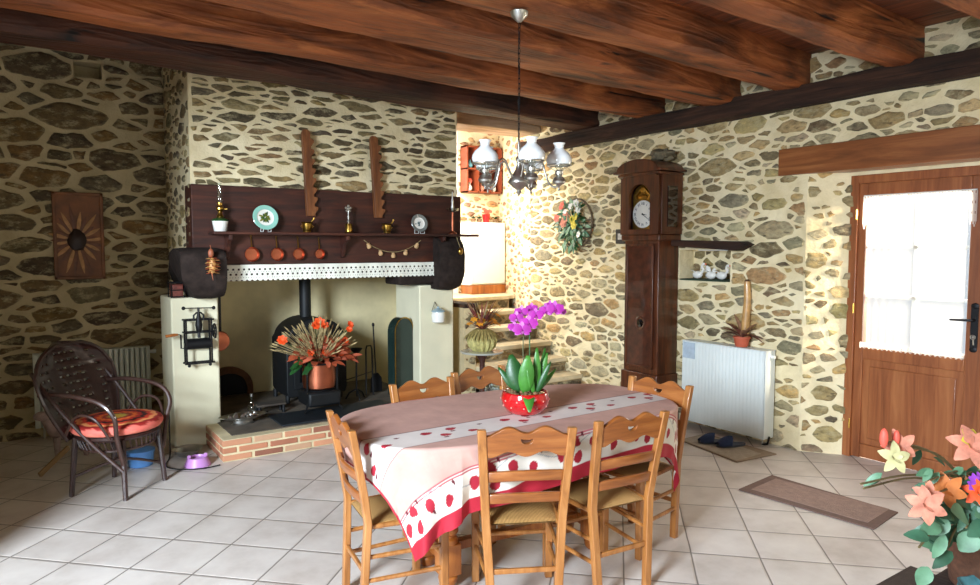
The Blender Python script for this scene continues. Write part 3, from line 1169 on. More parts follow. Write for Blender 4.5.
MB().lathe([(0.018, 0.205), (0.024, 0.23), (0.017, 0.27), (0.0155, 0.36), (0.016, 0.365)], c, 16).build('glass_chimney', GLASSG, t)


def wall_plate_thing(name, label, cx, rad, tilt, rim, mid, face, cat='plate'):
    t = thing(name, label, cat, (cx, 5.46, SZ))
    zc = SZ + rad + 0.012
    M = Matrix.Translation((cx, 5.475, zc)) @ Matrix.Rotation(R(90 - tilt), 4, 'X')
    mb = MB()
    mb.lathe([(0, -0.002), (rad * 0.60, -0.002), (rad * 0.66, 0.006), (rad * 0.97, 0.012), (rad, 0.014), (rad * 0.97, 0.016), (rad * 0.66, 0.010), (rad * 0.60, 0.002), (0, 0.002)], (0, 0, 0), 36, M=M)
    mb.m = [(0 if (abs(1) and (f_ // 36) not in (5, 6)) else 0) for f_ in range(len(mb.m))]
    for idx, f_ in enumerate(mb.f):
        ring = idx // 36
        mb.m[idx] = 1 if ring in (3, 4, 5) else 0
    o = mb.build('dish', [mid, rim], t)
    face(o, M, rad)
    s_ = MB()
    for sx_ in (-0.03, 0.03):
        s_.tube([(cx + sx_, 5.50, SZ + 0.002), (cx + sx_, 5.43, SZ + 0.002), (cx + sx_, 5.425, SZ + 0.02)], 0.003, 6)
        s_.tube([(cx + sx_, 5.50, SZ + 0.002), (cx + sx_ * 0.6, 5.51, SZ + rad * 1.1)], 0.0025, 6)
    s_.build('plate_stand', WHITEMETAL, t)
    return t


def green_sprig(o, M, rad):
    mb = MB()
    rr = random.Random(4)
    for k in range(12):
        a = 2 * PI * k / 12 + rr.uniform(-0.15, 0.15)
        r0 = rad * rr.uniform(0.02, 0.14)
        p = M @ Vector((r0 * math.cos(a), r0 * math.sin(a), 0.0045))
        d = (M.to_3x3() @ Vector((math.cos(a), math.sin(a), 0)))
        mb.leaf(p, d, M.to_3x3() @ Vector((0, 0, 1)), rad * rr.uniform(0.3, 0.46), rad * 0.17, 0, k % 2, fold=0.03)
    mb.build('painted_sprig', [DGREEN, plain('sprig_olive', C(120, 120, 40), 0.5)], o)


def blue_scene(o, M, rad):
    mb = MB()
    rr = random.Random(9)
    for k in range(9):
        a, q = rr.uniform(0, 2 * PI), rad * rr.uniform(0, 0.35)
        p = M @ Vector((q * math.cos(a), q * math.sin(a) * 0.8, 0.0045))
        a2 = rr.uniform(0, 2 * PI)
        mb.leaf(p, M.to_3x3() @ Vector((math.cos(a2), math.sin(a2), 0)), M.to_3x3() @ Vector((0, 0, 1)), rad * 0.22, rad * 0.13, 0, fold=0.03)
    mb.build('painted_scene', plain('slate_blue_paint', C(86, 110, 112), 0.4), o)


wall_plate_thing('decorated_plate', 'mint rimmed plate painted with a green leafy sprig, propped on the mantel shelf', 1.613, 0.10, 14, plain('mint_glaze', C(150, 206, 188), 0.15, var=0.1, coat=0.6), CERAMIC, green_sprig)
wall_plate_thing('decorated_plate', 'small grey rimmed plate with a blue painted scene on the mantel shelf', 2.985, 0.082, 12, plain('grey_glaze', C(120, 124, 120), 0.2, var=0.15, coat=0.5), CERAMIC, blue_scene)


def mortar_pot(cx, lab, r_, h_, pest):
    t = thing('brass_mortar', lab, 'mortar', (cx, 5.46, SZ))
    MB().lathe([(0.6 * r_, 0), (0.66 * r_, 0.004), (0.62 * r_, 0.012), (0.72 * r_, 0.02), (0.80 * r_, h_ * 0.85), (1.05 * r_, h_), (0.98 * r_, h_), (0.72 * r_, h_ * 0.85), (0.6 * r_, 0.02), (0.0, 0.018)], (cx, 5.46, SZ)).build('cup', BRASS, t)
    MB().tube([(cx - 0.01, 5.46, SZ + 0.025), (cx + r_ * pest, 5.45, SZ + h_ + 0.02), (cx + r_ * pest * 1.12, 5.45, SZ + h_ + 0.035)], [0.011, 0.006, 0.010], 10).build('pestle', BRASS, t)
    mb = MB()
    for s_ in (-1, 1):
        mb.tube([(cx + s_ * r_ * 0.78, 5.46, SZ + h_ * 0.7), (cx + s_ * r_ * 1.1, 5.46, SZ + h_ * 0.6), (cx + s_ * r_ * 0.76, 5.46, SZ + h_ * 0.45)], 0.0035, 6)
    mb.build('handle', BRASS, t)


mortar_pot(1.945, 'brass mortar with pestle below the left notched rack', 0.050, 0.085, 1.0)
mortar_pot(2.66, 'brass mortar with pestle below the right notched rack', 0.048, 0.085, 1.1)

t = thing('statuette', 'silver ornate crucifix like statuette on a round brass base', 'ornament', (2.305, 5.46, SZ))
c = (2.305, 5.46, SZ)
MB().lathe([(0.036, 0), (0.038, 0.006), (0.030, 0.012), (0.030, 0.07), (0.034, 0.076), (0.012, 0.082)], c).build('base', BRASS, t)
mb = MB().lathe([(0.008, 0.08), (0.014, 0.10), (0.007, 0.115), (0.012, 0.135), (0.006, 0.15), (0.008, 0.185)], c, 12)
for a in range(5):
    q = PI / 2 + 2 * PI * a / 5
    mb.ell((c[0] + 0.022 * math.cos(q), c[1], SZ + 0.205 + 0.022 * math.sin(q)), (0.012, 0.007, 0.012), 8, 6)
mb.ell((c[0], c[1], SZ + 0.205), (0.014, 0.009, 0.014), 8, 6)
mb.build('figure', STEEL, t)

t = thing('candlestick', 'tall candlestick with glass drip bowl at the right end of the shelf', 'candlestick', (3.33, 5.46, SZ))
c = (3.33, 5.46, SZ)
MB().lathe([(0.04, 0), (0.042, 0.008), (0.022, 0.02), (0.012, 0.03)], c).build('base', COPPER, t)
MB().lathe([(0.011, 0.03), (0.009, 0.06), (0.013, 0.10), (0.009, 0.16), (0.012, 0.20)], c).build('stem', COPPER, t)
MB().lathe([(0.012, 0.20), (0.05, 0.215), (0.062, 0.235), (0.058, 0.24), (0.045, 0.222), (0.012, 0.215)], c).build('drip_bowl', GLASSG, t)
MB().lathe([(0.011, 0.215), (0.016, 0.25), (0.010, 0.28), (0.014, 0.30), (0.008, 0.33), (0.006, 0.39), (0.0, 0.395)], c).build('finial', STEEL, t)

# notched wooden racks on the breast
for cx, lean, lab in ((1.998, 0.035, 'left notched wooden bar hanging above the mantel'), (2.603, 0.04, 'right notched wooden bar hanging above the mantel')):
    z0, z1 = 1.80, 2.50
    ol = [(-0.05, z0), (0.018, z0)]
    z = z0 + 0.02
    while z < z1 - 0.08:
        ol += [(0.018, z), (0.046, z + 0.035), (0.046, z + 0.055), (0.018, z + 0.06)]
        z += 0.078
    ol += [(0.02, z1 - 0.02), (0.0, z1), (-0.035, z1), (-0.05, z1 - 0.03)]
    M = Matrix.Translation((cx, 5.515, 0)) @ Matrix.Shear('XZ', 4, (0, 0))
    M = Matrix(((1, 0, -lean / 0.7, cx + lean * (z0 + z1) / 1.4), (0, 1, 0, 0), (0, 0, 1, 0), (0, 0, 0, 1)))
    mb = MB()
    mb.prism(ol, 5.500, 5.540, M)
    o = mb.build('notched_rack', RACKWOOD, bevel=0.003, loc=(cx, 5.52, z0))
    tag(o, lab, 'rack', 'notched racks above the mantel')

# four copper pans under the shelf
for cx, r_, word in ((1.514, 0.055, 'largest copper pan, first from the left under the shelf'), (1.712, 0.050, 'second copper pan from the left under the shelf'), (1.888, 0.046, 'third copper pan from the left under the shelf'), (2.066, 0.040, 'smallest copper pan, nearest the middle bracket')):
    t = thing('copper_pan', word, 'pan', (cx, 5.53, 1.49), group='copper pans hanging under the shelf')
    zc = 1.487
    M = Matrix.Translation((cx, 5.538, zc)) @ Matrix.Rotation(R(90), 4, 'X')
    MB().lathe([(0, 0.0), (r_ * 0.85, 0.0), (r_ * 0.92, 0.004), (r_, 0.038), (r_ * 1.04, 0.040), (r_ * 0.96, 0.036), (r_ * 0.86, 0.008), (0, 0.006)], (0, 0, 0), 28, M=M).build('bowl', COPPER, t)
    MB().bar((cx, 5.515, zc + r_ * 0.95), (cx, 5.53, zc + r_ + 0.085), 0.010, 0.004, (1, 0, 0), 0.007).build('handle', BRASS, t)
    MB().tube([(cx + 0.006 * math.cos(a), 5.532, zc + r_ + 0.090 + 0.006 * math.sin(a)) for a in [2 * PI * k / 10 for k in range(10)]], 0.0016, 5, closed=True).build('hanging_ring', BRASS, t)

# string of little pots
t = thing('pot_garland', 'string of five little brown pots hanging in a curve under the shelf', 'garland', (2.75, 5.52, 1.6))
pts = []
for k in range(21):
    q = k / 20
    pts.append((2.47 + 0.56 * q, 5.525, 1.605 - 0.105 * (1 - (2 * q - 1) ** 2)))
MB().tube(pts, 0.0025, 5).build('string', STRAW, t)
for i_, q in enumerate((0.06, 0.27, 0.5, 0.73, 0.94)):
    x = 2.47 + 0.56 * q
    z = 1.603 - 0.105 * (1 - (2 * q - 1) ** 2)
    M = Matrix.Rotation(R((i_ - 2) * 12), 4, 'Y')
    MB().lathe([(0, -0.05), (0.014, -0.05), (0.021, -0.036), (0.019, -0.022), (0.013, -0.012), (0.016, -0.004), (0.012, -0.006), (0, -0.012)], (x, 5.522, z), 12, M=M).build('little_pot', plain('pot_clay_%d' % 0, C(196, 158, 112), 0.6, var=0.3, vs=40), t)

t = thing('brass_weight', 'small round brass weight hanging by the right corbel', 'ornament', (3.325, 5.5, 1.5))
MB().ell((3.325, 5.315, 1.505), (0.026, 0.02, 0.034), 12, 8).build('body', BRASS, t)
MB().tube([(3.325, 5.315, 1.535), (3.325, 5.36, 1.60), (3.325, 5.38, 1.64)], 0.0025, 6).build('cord', STRAW, t)

t = thing('dried_ornament', 'golden dried seed head ornament hanging on the left corbel', 'ornament', (1.195, 5.28, 1.42))
mb = MB()
rr = random.Random(12)
for k in range(34):
    q = k / 34
    a = k * 2.4
    rad = 0.045 * math.sin(PI * (0.12 + 0.8 * q)) ** 0.8
    p = (1.165 + rad * 0.4 * math.cos(a), 5.275 + rad * 0.3 * math.sin(a), 1.36 + 0.12 * q)
    mb.leaf(p, (math.cos(a), math.sin(a) * 0.6 - 0.4, -0.5), (0, -0.3, 1), 0.04, 0.022, -0.3, k % 2)
mb.ell((1.165, 5.28, 1.41), (0.025, 0.02, 0.06), 10, 8)
mb.build('seed_head', [plain('gold_bract', C(198, 146, 84), 0.5, var=0.3, vs=40), RUST], t)
mb = MB().ell((1.157, 5.28, 1.50), (0.02, 0.016, 0.034), 10, 8)
mb.tube([(1.16, 5.28, 1.36), (1.167, 5.275, 1.30)], [0.006, 0.001], 6)
mb.tube([(1.16, 5.28, 1.52), (1.16, 5.31, 1.56)], 0.003, 6)
mb.build('stalk', plain('stalk_copper', C(150, 84, 56), 0.5), t)

# wire basket on the pillar ledge
t = thing('ledge_tin', 'small dark red tin in a wire holder on the left pillar ledge', 'tin', (1.0, 5.8, 1.16))
MB().box(0.945, 1.025, 5.615, 5.72, 1.162, 1.262).build('tin_box', plain('faded_red_tin', C(110, 52, 42), 0.5, var=0.5, vs=40), t, bevel=0.006)
mb = MB()
for z in (1.17, 1.22, 1.275):
    mb.tube([(0.938, 5.605, z), (1.032, 5.605, z), (1.032, 5.73, z), (0.938, 5.73, z)], 0.0035, 6, closed=True)
for x, y in ((0.938, 5.605), (1.032, 5.605), (1.032, 5.73), (0.938, 5.73)):
    mb.tube([(x, y, 1.162), (x, y, 1.29)], 0.004, 6)
mb.build('wire_holder', IRON, t)

# ------------------------------------------------------------------ spit jack on the left pillar
t = thing('spit_jack', 'old iron clockwork spit jack with wooden crank on the left pillar', 'spit jack', (1.1, 5.58, 0.86))
yf, yb = 5.50, 5.575
mb = MB()
for y in (yf, yb):
    for x in (1.015, 1.195):
        mb.bar((x, y, 0.66), (x, y, 0.995), 0.012, 0.008, (1, 0, 0))
for z in (0.665, 0.90, 0.995):
    mb.bar((1.0, yf, z), (1.215, yf, z), 0.008, 0.012, (0, 1, 0))
    mb.bar((1.0, yb, z), (1.215, yb, z), 0.008, 0.012, (0, 1, 0))
for x in (1.015, 1.195):
    for z in (0.665, 0.995):
        mb.bar((x, yf, z), (x, yb + 0.015, z), 0.01, 0.01, (1, 0, 0))
for x in (1.03, 1.18):
    mb.ell((x, yf, 0.65), 0.012, 8, 6)
mb.build('iron_frame', IRON, t)
MB().tube([(1.005, 5.54, 0.81), (1.02, 5.54, 0.81), (1.02, 5.54, 0.81), (1.19, 5.54, 0.81), (1.205, 5.54, 0.81)], [0.012, 0.012, 0.042, 0.042, 0.012], 18).build('cord_drum', STEEL if False else IRON, t)
mb = MB()
mb.tube([(1.225, 5.54 + 0.055 * math.cos(a), 0.90 + 0.055 * math.sin(a)) for a in [2 * PI * k / 24 for k in range(24)]], 0.006, 6, closed=True)
for k in range(6):
    a = PI * k / 3
    mb.tube([(1.225, 5.54, 0.90), (1.225, 5.54 + 0.055 * math.cos(a), 0.90 + 0.055 * math.sin(a))], 0.003, 5)
mb.tube([(1.19, 5.54, 0.90), (1.24, 5.54, 0.90)], 0.006, 6)
mb.build('gear_wheel', IRON, t)
mb = MB()
mb.tube([(1.07, 5.50, 1.0), (1.07, 5.50, 1.03), (1.09, 5.50, 1.05), (1.12, 5.50, 1.05), (1.14, 5.50, 1.03), (1.14, 5.50, 1.0)], 0.007, 8)
mb.tube([(1.105, 5.50, 0.86), (1.105, 5.50, 1.09)], [0.012, 0.008], 8)
mb.lathe([(0.004, -0.09), (0.022, -0.06), (0.026, -0.02), (0.018, 0.03), (0.01, 0.07)], (1.105, 5.50, 0.98), 12)
mb.build('governor_spindle', IRON, t)
mb = MB().tube([(1.00, 5.50, 1.088), (1.215, 5.50, 1.082)], 0.004, 6)
mb.ell((1.0, 5.50, 1.088), 0.014, 10, 8)
mb.ell((1.215, 5.50, 1.082), 0.014, 10, 8)
mb.build('fly_bar', IRON, t)
mb = MB().tube([(1.01, 5.49, 0.79), (0.975, 5.49, 0.79), (0.975, 5.49, 0.89), (0.95, 5.49, 0.895)], 0.006, 6)
h = mb.build('crank', IRON, t)
MB().tube([(0.955, 5.49, 0.895), (0.93, 5.49, 0.893), (0.87, 5.49, 0.888)], [0.008, 0.012, 0.011], 10).build('wooden_grip', OAK, h)

# white porcelain pot on the right pillar
t = thing('salt_pot', 'small white porcelain pot with lid hanging on the right pillar', 'pot', (3.2, 5.58, 0.9))
M = Matrix.Identity(4)
MB().lathe([(0.045, -0.07), (0.06, -0.06), (0.066, 0.0), (0.060, 0.03)], (3.205, 5.515, 0.91), 20).build('body', CERAMIC, t)
MB().lathe([(0.064, 0.032), (0.066, 0.04), (0.03, 0.062), (0.012, 0.068), (0.012, 0.08), (0, 0.084)], (3.205, 5.515, 0.91), 20).build('lid', plain('pale_blue_glaze', C(150, 176, 186), 0.2, coat=0.5), t)
MB().tube([(3.16, 5.56, 0.94), (3.205, 5.58, 1.03), (3.25, 5.56, 0.94)], 0.003, 6).build('hanger', IRON, t)

# ------------------------------------------------------------------ stove and things on the hearth
t = thing('wood_stove', 'black steel wood stove with arched top inside the fireplace', 'stove', (2.1, 6.1, HT))
ol = [(-0.32, 0.55)] + [(-0.32 + 0.05 + 0.27 * (1 - math.cos(a)) if False else -0.30 * math.cos(a), 0.55 + 0.19 * math.sin(a)) for a in [PI * k / 20 for k in range(1, 20)]] + [(0.32, 0.55)]
mb = MB()
mb.prism([(2.175 + x * 0.87, HT + z) for x, z in [(-0.30, 0.05), (-0.32, 0.10), (-0.32, 0.55)] + ol[1:-1] + [(0.32, 0.55), (0.32, 0.10), (0.30, 0.05)]], 5.90, 6.32)
st = mb.build('stove_body', SOOT, t, bevel=0.008)
MB().box(2.175 - 0.22, 2.175 + 0.22, 5.885, 5.905, HT + 0.12, HT + 0.50).build('stove_door', SOOT, t, bevel=0.006)
MB().box(2.175 - 0.17, 2.175 + 0.17, 5.878, 5.886, HT + 0.18, HT + 0.45).build('stove_window', plain('smoked_glass', C(12, 13, 15), 0.15, var=0.1), t, bevel=0.003)
MB().tube([(2.34, 5.86, HT + 0.27), (2.34, 5.86, HT + 0.38)], 0.009, 8).build('door_handle', STEEL, t)
for x in (1.91, 2.40):
    for y in (5.93, 6.28):
        MB().tube([(x, y, HT), (x, y, HT + 0.07)], 0.02, 8).build('foot', SOOT, t)
MB().tube([(2.16, 6.15, HT + 0.68), (2.16, 6.15, 1.5), (2.18, 6.2, 1.9)], 0.052, 20).build('stove_pipe', SOOT, t)

# copper cauldron on an iron stand with the dried arrangement
cx, cy = 2.04, 5.50
t = thing('pot_stand', 'black iron stand holding the copper pot in front of the stove', 'stand', (cx, cy, HT + 0.012))
z0 = HT + 0.012
MB().tube([(cx + 0.152 * math.cos(a), cy + 0.152 * math.sin(a), 0.585) for a in [2 * PI * k / 28 for k in range(28)]], 0.008, 6, closed=True).build('ring', IRON, t)
for k in range(3):
    a = R(-150 + 120 * k)
    MB().tube([(cx + 0.15 * math.cos(a), cy + 0.15 * math.sin(a), 0.62), (cx + 0.148 * math.cos(a), cy + 0.148 * math.sin(a), 0.35), (cx + 0.155 * math.cos(a), cy + 0.155 * math.sin(a), z0 + 0.05), (cx + 0.19 * math.cos(a), cy + 0.19 * math.sin(a), z0 + 0.008)], 0.009, 6).build('leg', IRON, t)
MB().lathe([(0, 0), (0.13, 0.0), (0.135, 0.012), (0, 0.012)], (cx, cy, 0.355), 24).build('tray', IRON, t)
MB().box(cx - 0.14, cx + 0.14, cy - 0.14, cy + 0.14, 0.235, 0.355).build('base_block', SOOT, t, bevel=0.02)
t = thing('copper_pot', 'tall copper pot with dark rim standing in the iron stand', 'pot', (cx, cy, 0.368))
MB().lathe([(0.0, 0.0), (0.11, 0.0), (0.130, 0.012), (0.138, 0.08), (0.132, 0.19), (0.138, 0.215), (0.130, 0.21), (0.122, 0.19), (0.0, 0.17)], (cx, cy, 0.368), 36).build('body', COPPER, t)
MB().tube([(cx + 0.138 * math.cos(a), cy + 0.138 * math.sin(a), 0.580) for a in [2 * PI * k / 32 for k in range(32)]], 0.006, 6, closed=True).build('rim', IRON, t)

t = thing('dried_bouquet', 'dried arrangement of straw, rust leaves and orange flowers in copper pot', 'flowers', (cx, cy, 0.57))
rr = random.Random(21)
top = Vector((cx, cy, 0.585))
mb = MB()
for k in range(240):
    a = rr.uniform(0, 2 * PI)
    el = R(rr.uniform(18, 82))
    d = Vector((math.cos(a) * math.cos(el), math.sin(a) * math.cos(el) * 0.8, math.sin(el)))
    d.x -= 0.12
    ln = rr.uniform(0.22, 0.37)
    e = top + d * ln
    mb.tube([top + d * 0.03, e], [0.0022, 0.0018], 4)
    mb.ell(e, (0.006, 0.006, 0.006), 5, 4)
    mb.leaf(e - d * 0.03, d, Vector((0, -1, 0.4)), 0.07, 0.012, 0.1, fold=0.2, seg=3)
mb.build('straw_stems', STRAW, t)
mb = MB()
for k in range(260):
    a = rr.uniform(0, 2 * PI)
    el = R(rr.uniform(0, 65))
    rad = rr.uniform(0.10, 0.25)
    p = top + Vector((math.cos(a) * math.cos(el), math.sin(a) * math.cos(el) * 0.8, math.sin(el) * 0.8)) * rad + Vector((0.05, 0, 0))
    d = (p - top).normalized() + Vector((rr.uniform(-.5, .5), rr.uniform(-.5, .5), rr.uniform(-.5, .3)))
    mb.leaf(p, d, (0, -0.5, 1), rr.uniform(0.05, 0.10), rr.uniform(0.035, 0.06), 0.3, k % 3 == 0)
mb.build('autumn_leaves', [RUST, plain('coral_leaf', C(190, 96, 66), 0.7, var=0.3, vs=20)], t)
for (x, z, s_) in ((-0.02, 0.32, 0.052), (-0.05, 0.30, 0.04), (0.02, 0.30, 0.04), (-0.33, 0.20, 0.045), (0.25, 0.29, 0.035), (0.24, 0.25, 0.03), (0.12, 0.12, 0.04), (-0.10, 0.08, 0.035), (0.03, 0.07, 0.04), (0.20, 0.16, 0.035), (0.15, 0.05, 0.04)):
    mb = MB()
    for q in range(3):
        mb.flower((cx + x, cy - 0.08, 0.60 + z), (0.3 * x + rr.uniform(-.2, .2), -0.8, 0.5), s_ * (1 - 0.22 * q), 7, 0.9, 0, rot=q * 0.5, droop=-0.2 * q)
    mb.build('orange_flower', ORANGE, t)
    MB().tube([top, (cx + x, cy - 0.06, 0.60 + z)], 0.003, 5).build('stem', DGREEN, t)
mb = MB()
for k in range(16):
    a = rr.uniform(PI * 0.8, PI * 1.5)
    p = top + Vector((-0.10 + rr.uniform(-.12, .05), -0.08, rr.uniform(-0.04, 0.08)))
    mb.leaf(p, (math.cos(a), -0.3, rr.uniform(-.6, .1)), (0, -0.4, 1), 0.09, 0.045, 0.2)
mb.build('green_leaves', DGREEN, t)


# fire irons
def fire_iron(x, y, kind):
    if kind == 'candle':
        t = thing('candle_holder', 'black iron candle holder with shallow cup beside the copper pot', 'candle holder', (x, y, HT))
        mb = MB().tube([(x, y, HT + 0.03), (x, y, 0.60)], 0.008, 8)
        mb.build('stem', IRON, t)
        MB().lathe([(0.01, 0.0), (0.03, 0.008), (0.058, 0.045), (0.054, 0.045), (0.028, 0.014), (0, 0.010)], (x, y, 0.59), 16).build('cup', IRON, t)
        for k in range(3):
            a = 2 * PI * k / 3 + 0.4
            MB().tube([(x, y, HT + 0.10), (x + 0.07 * math.cos(a), y + 0.07 * math.sin(a), HT + 0.06), (x + 0.10 * math.cos(a), y + 0.10 * math.sin(a), HT + 0.007)], 0.007, 6).build('leg', IRON, t)
        MB().tube([(x - 0.12, y - 0.02, 0.36), (x + 0.13, y - 0.05, 0.42)], 0.004, 6).build('cross_rod', IRON, t)
    if kind == 'tongs':
        t = tag(MB().tube([(x - 0.03, y, HT + 0.006), (x - 0.03, y, 0.60), (x - 0.02, y, 0.635), (x + 0.02, y, 0.635), (x + 0.03, y, 0.60), (x + 0.04, y, HT + 0.006)], 0.008, 8).build('fire_tongs', IRON, loc=(x, y, HT)), 'black iron fire tongs standing between the candle holder and the poker', 'tongs')
    if kind == 'poker':
        t = thing('hearth_shovel', 'long black iron shovel leaning left of the green fire screen', 'shovel', (x, y, HT))
        MB().tube([(x, y + 0.1, 0.80), (x, y + 0.05, HT + 0.18)], 0.007, 8).build('rod', IRON, t)
        MB().ell((x, y + 0.1, 0.81), (0.014, 0.014, 0.02), 10, 8).build('knob', IRON, t)
        mb = MB().prism([(x - 0.02, HT + 0.19), (x + 0.02, HT + 0.19), (x + 0.055, HT + 0.14), (x + 0.06, HT + 0.01), (x - 0.06, HT + 0.01), (x - 0.055, HT + 0.14)], y + 0.04, y + 0.05)
        mb.build('blade', IRON, t)


fire_iron(2.47, 5.72, 'candle')
fire_iron(2.63, 5.80, 'tongs')
fire_iron(2.74, 5.84, 'poker')

t = thing('fire_screen', 'dark green arched metal fire screen with brass rim by right pillar', 'fire screen', (2.94, 5.85, HT))
ol = [(-0.12, 0.0)] + [(-0.12 * math.cos(a), 0.59 + 0.13 * math.sin(a)) for a in [PI * k / 16 for k in range(17)]] + [(0.12, 0.0)]
M = Matrix.Translation((2.925, 5.74, HT)) @ Matrix.Rotation(R(18), 4, 'Z')
mb = MB().prism([(x, z) for x, z in ol], -0.05, 0.05, M)
mb.build('screen_body', plain('dark_green_enamel', C(34, 52, 48), 0.25, 0.3, var=0.2, coat=0.4), t, bevel=0.006)
MB().tube([M @ Vector((x, -0.052, z)) for x, z in ol], 0.006, 6).build('rim', BRASS, t)

# left corner of the hearth: dish, bottle, small bottle, trivet
t = thing('pewter_dish', 'oval pewter dish with small objects on the left of the hearth', 'dish', (1.40, 5.45, HT))
M = Matrix.Diagonal((1.5, 0.8, 1, 1))
MB().lathe([(0.0, 0), (0.07, 0.0), (0.11, 0.022), (0.125, 0.028), (0.12, 0.032), (0.07, 0.008), (0.0, 0.006)], (1.40, 5.45, HT + 0.035), 28, M=M).build('dish', STEEL, t)
MB().lathe([(0.06, 0), (0.05, 0.01), (0.05, 0.037)], (1.40, 5.45, HT), 16, M=M).build('foot', STEEL, t)
rr = random.Random(5)
mb = MB()
for k in range(9):
    mb.ell((1.40 + rr.uniform(-.11, .11), 5.45 + rr.uniform(-.04, .04), HT + 0.062), (rr.uniform(.012, .022), rr.uniform(.01, .02), .02), 8, 6, wob=.4)
mb.build('trinkets', STEEL, t)
t = thing('glass_bottle', 'small clear glass bottle standing on the hearth behind the pewter dish', 'bottle', (1.53, 5.68, HT))
MB().lathe([(0.028, 0), (0.032, 0.006), (0.032, 0.07), (0.022, 0.09), (0.011, 0.11), (0.011, 0.15), (0.014, 0.155), (0.0, 0.156)], (1.53, 5.68, HT), 16).build('bottle', GLASSG, t)
MB().lathe([(0.0, 0), (0.012, 0), (0.013, 0.02), (0, 0.022)], (1.53, 5.68, HT + 0.157), 12).build('stopper', STEEL, t)
t = thing('low_stool', 'low rough wooden footstool on the hearth right of the pewter dish', 'footstool', (1.66, 5.36, HT))
MB().box(1.56, 1.80, 5.62, 5.75, 0.232, 0.25).build('top', plain('grey_old_wood', C(62, 54, 46), 0.8, var=0.3, bmp=0.3), t, bevel=0.006)
for x in (1.58, 1.78):
    for y in (5.64, 5.73):
        MB().tube([(x, y, HT), (x, y, 0.232)], 0.014, 8).build('leg', IRON, t)

# copper warming pan inside the left pillar
t = thing('warming_pan', 'copper warming pan hanging inside the fireplace behind the left pillar', 'pan', (1.32, 5.85, 0.8))
M = Matrix.Translation((1.285, 5.66, 0.80)) @ Matrix.Rotation(R(90), 4, 'X')
MB().lathe([(0, -0.03), (0.06, -0.03), (0.078, -0.015), (0.082, 0.0), (0.075, 0.014), (0.04, 0.022), (0, 0.024)], (0, 0, 0), 28, M=M).build('pan', COPPER, t)
MB().tube([(1.295, 5.66, 0.88), (1.295, 5.66, 1.15)], 0.010, 8).build('handle', BLACK, t)

# ------------------------------------------------------------------ steel and plastic pet bowls, cable
t = thing('pet_bowl', 'mauve plastic pet bowl on the floor by the brick hearth', 'bowl', (0.99, 5.10, 0))
MAUVE = plain('mauve_plastic', C(186, 130, 190), 0.4, var=0.05)
MB().lathe([(0.085, 0.0), (0.09, 0.006), (0.066, 0.062), (0.06, 0.064), (0.055, 0.05), (0.0, 0.035)], (0.99, 5.10, 0), 28).build('bowl', MAUVE, t)
mb = MB()
for s_ in (-1, 1):
    mb.box(0.99 + s_ * 0.055 - 0.012, 0.99 + s_ * 0.055 + 0.012, 5.09, 5.11, 0.058, 0.082)
mb.build('grips', MAUVE, t, bevel=0.005)
tag(MB().lathe([(0.06, 0), (0.065, 0.004), (0.10, 0.05), (0.108, 0.052), (0.098, 0.046), (0.06, 0.010), (0, 0.008)], (0.98, 5.40, 0), 28).build('pet_bowl', STEEL, loc=(0.98, 5.40, 0)), 'shiny steel pet bowl on the floor behind the mauve bowl', 'bowl')
pts = [(0.88, 5.50, 0.35), (0.875, 5.48, 0.12), (0.86, 5.40, 0.012), (0.80, 5.20, 0.007), (0.86, 5.06, 0.007), (1.0, 4.99, 0.007), (1.12, 5.00, 0.007)]


def spline(pts, n=6):
    out = []
    P_ = [Vector(p) for p in pts]
    for i in range(len(P_) - 1):
        p0, p1, p2, p3 = P_[max(i - 1, 0)], P_[i], P_[i + 1], P_[min(i + 2, len(P_) - 1)]
        for k in range(n):
            t_ = k / n
            out.append(0.5 * ((2 * p1) + (p2 - p0) * t_ + (2 * p0 - 5 * p1 + 4 * p2 - p3) * t_ ** 2 + (3 * p1 - p0 - 3 * p2 + p3) * t_ ** 3))
    out.append(P_[-1])
    return out


tag(MB().tube(spline(pts), 0.005, 6).build('power_cable', BLACK, loc=(0.9, 5.2, 0)), 'black cable lying on the floor between wicker chair and hearth', 'cable')


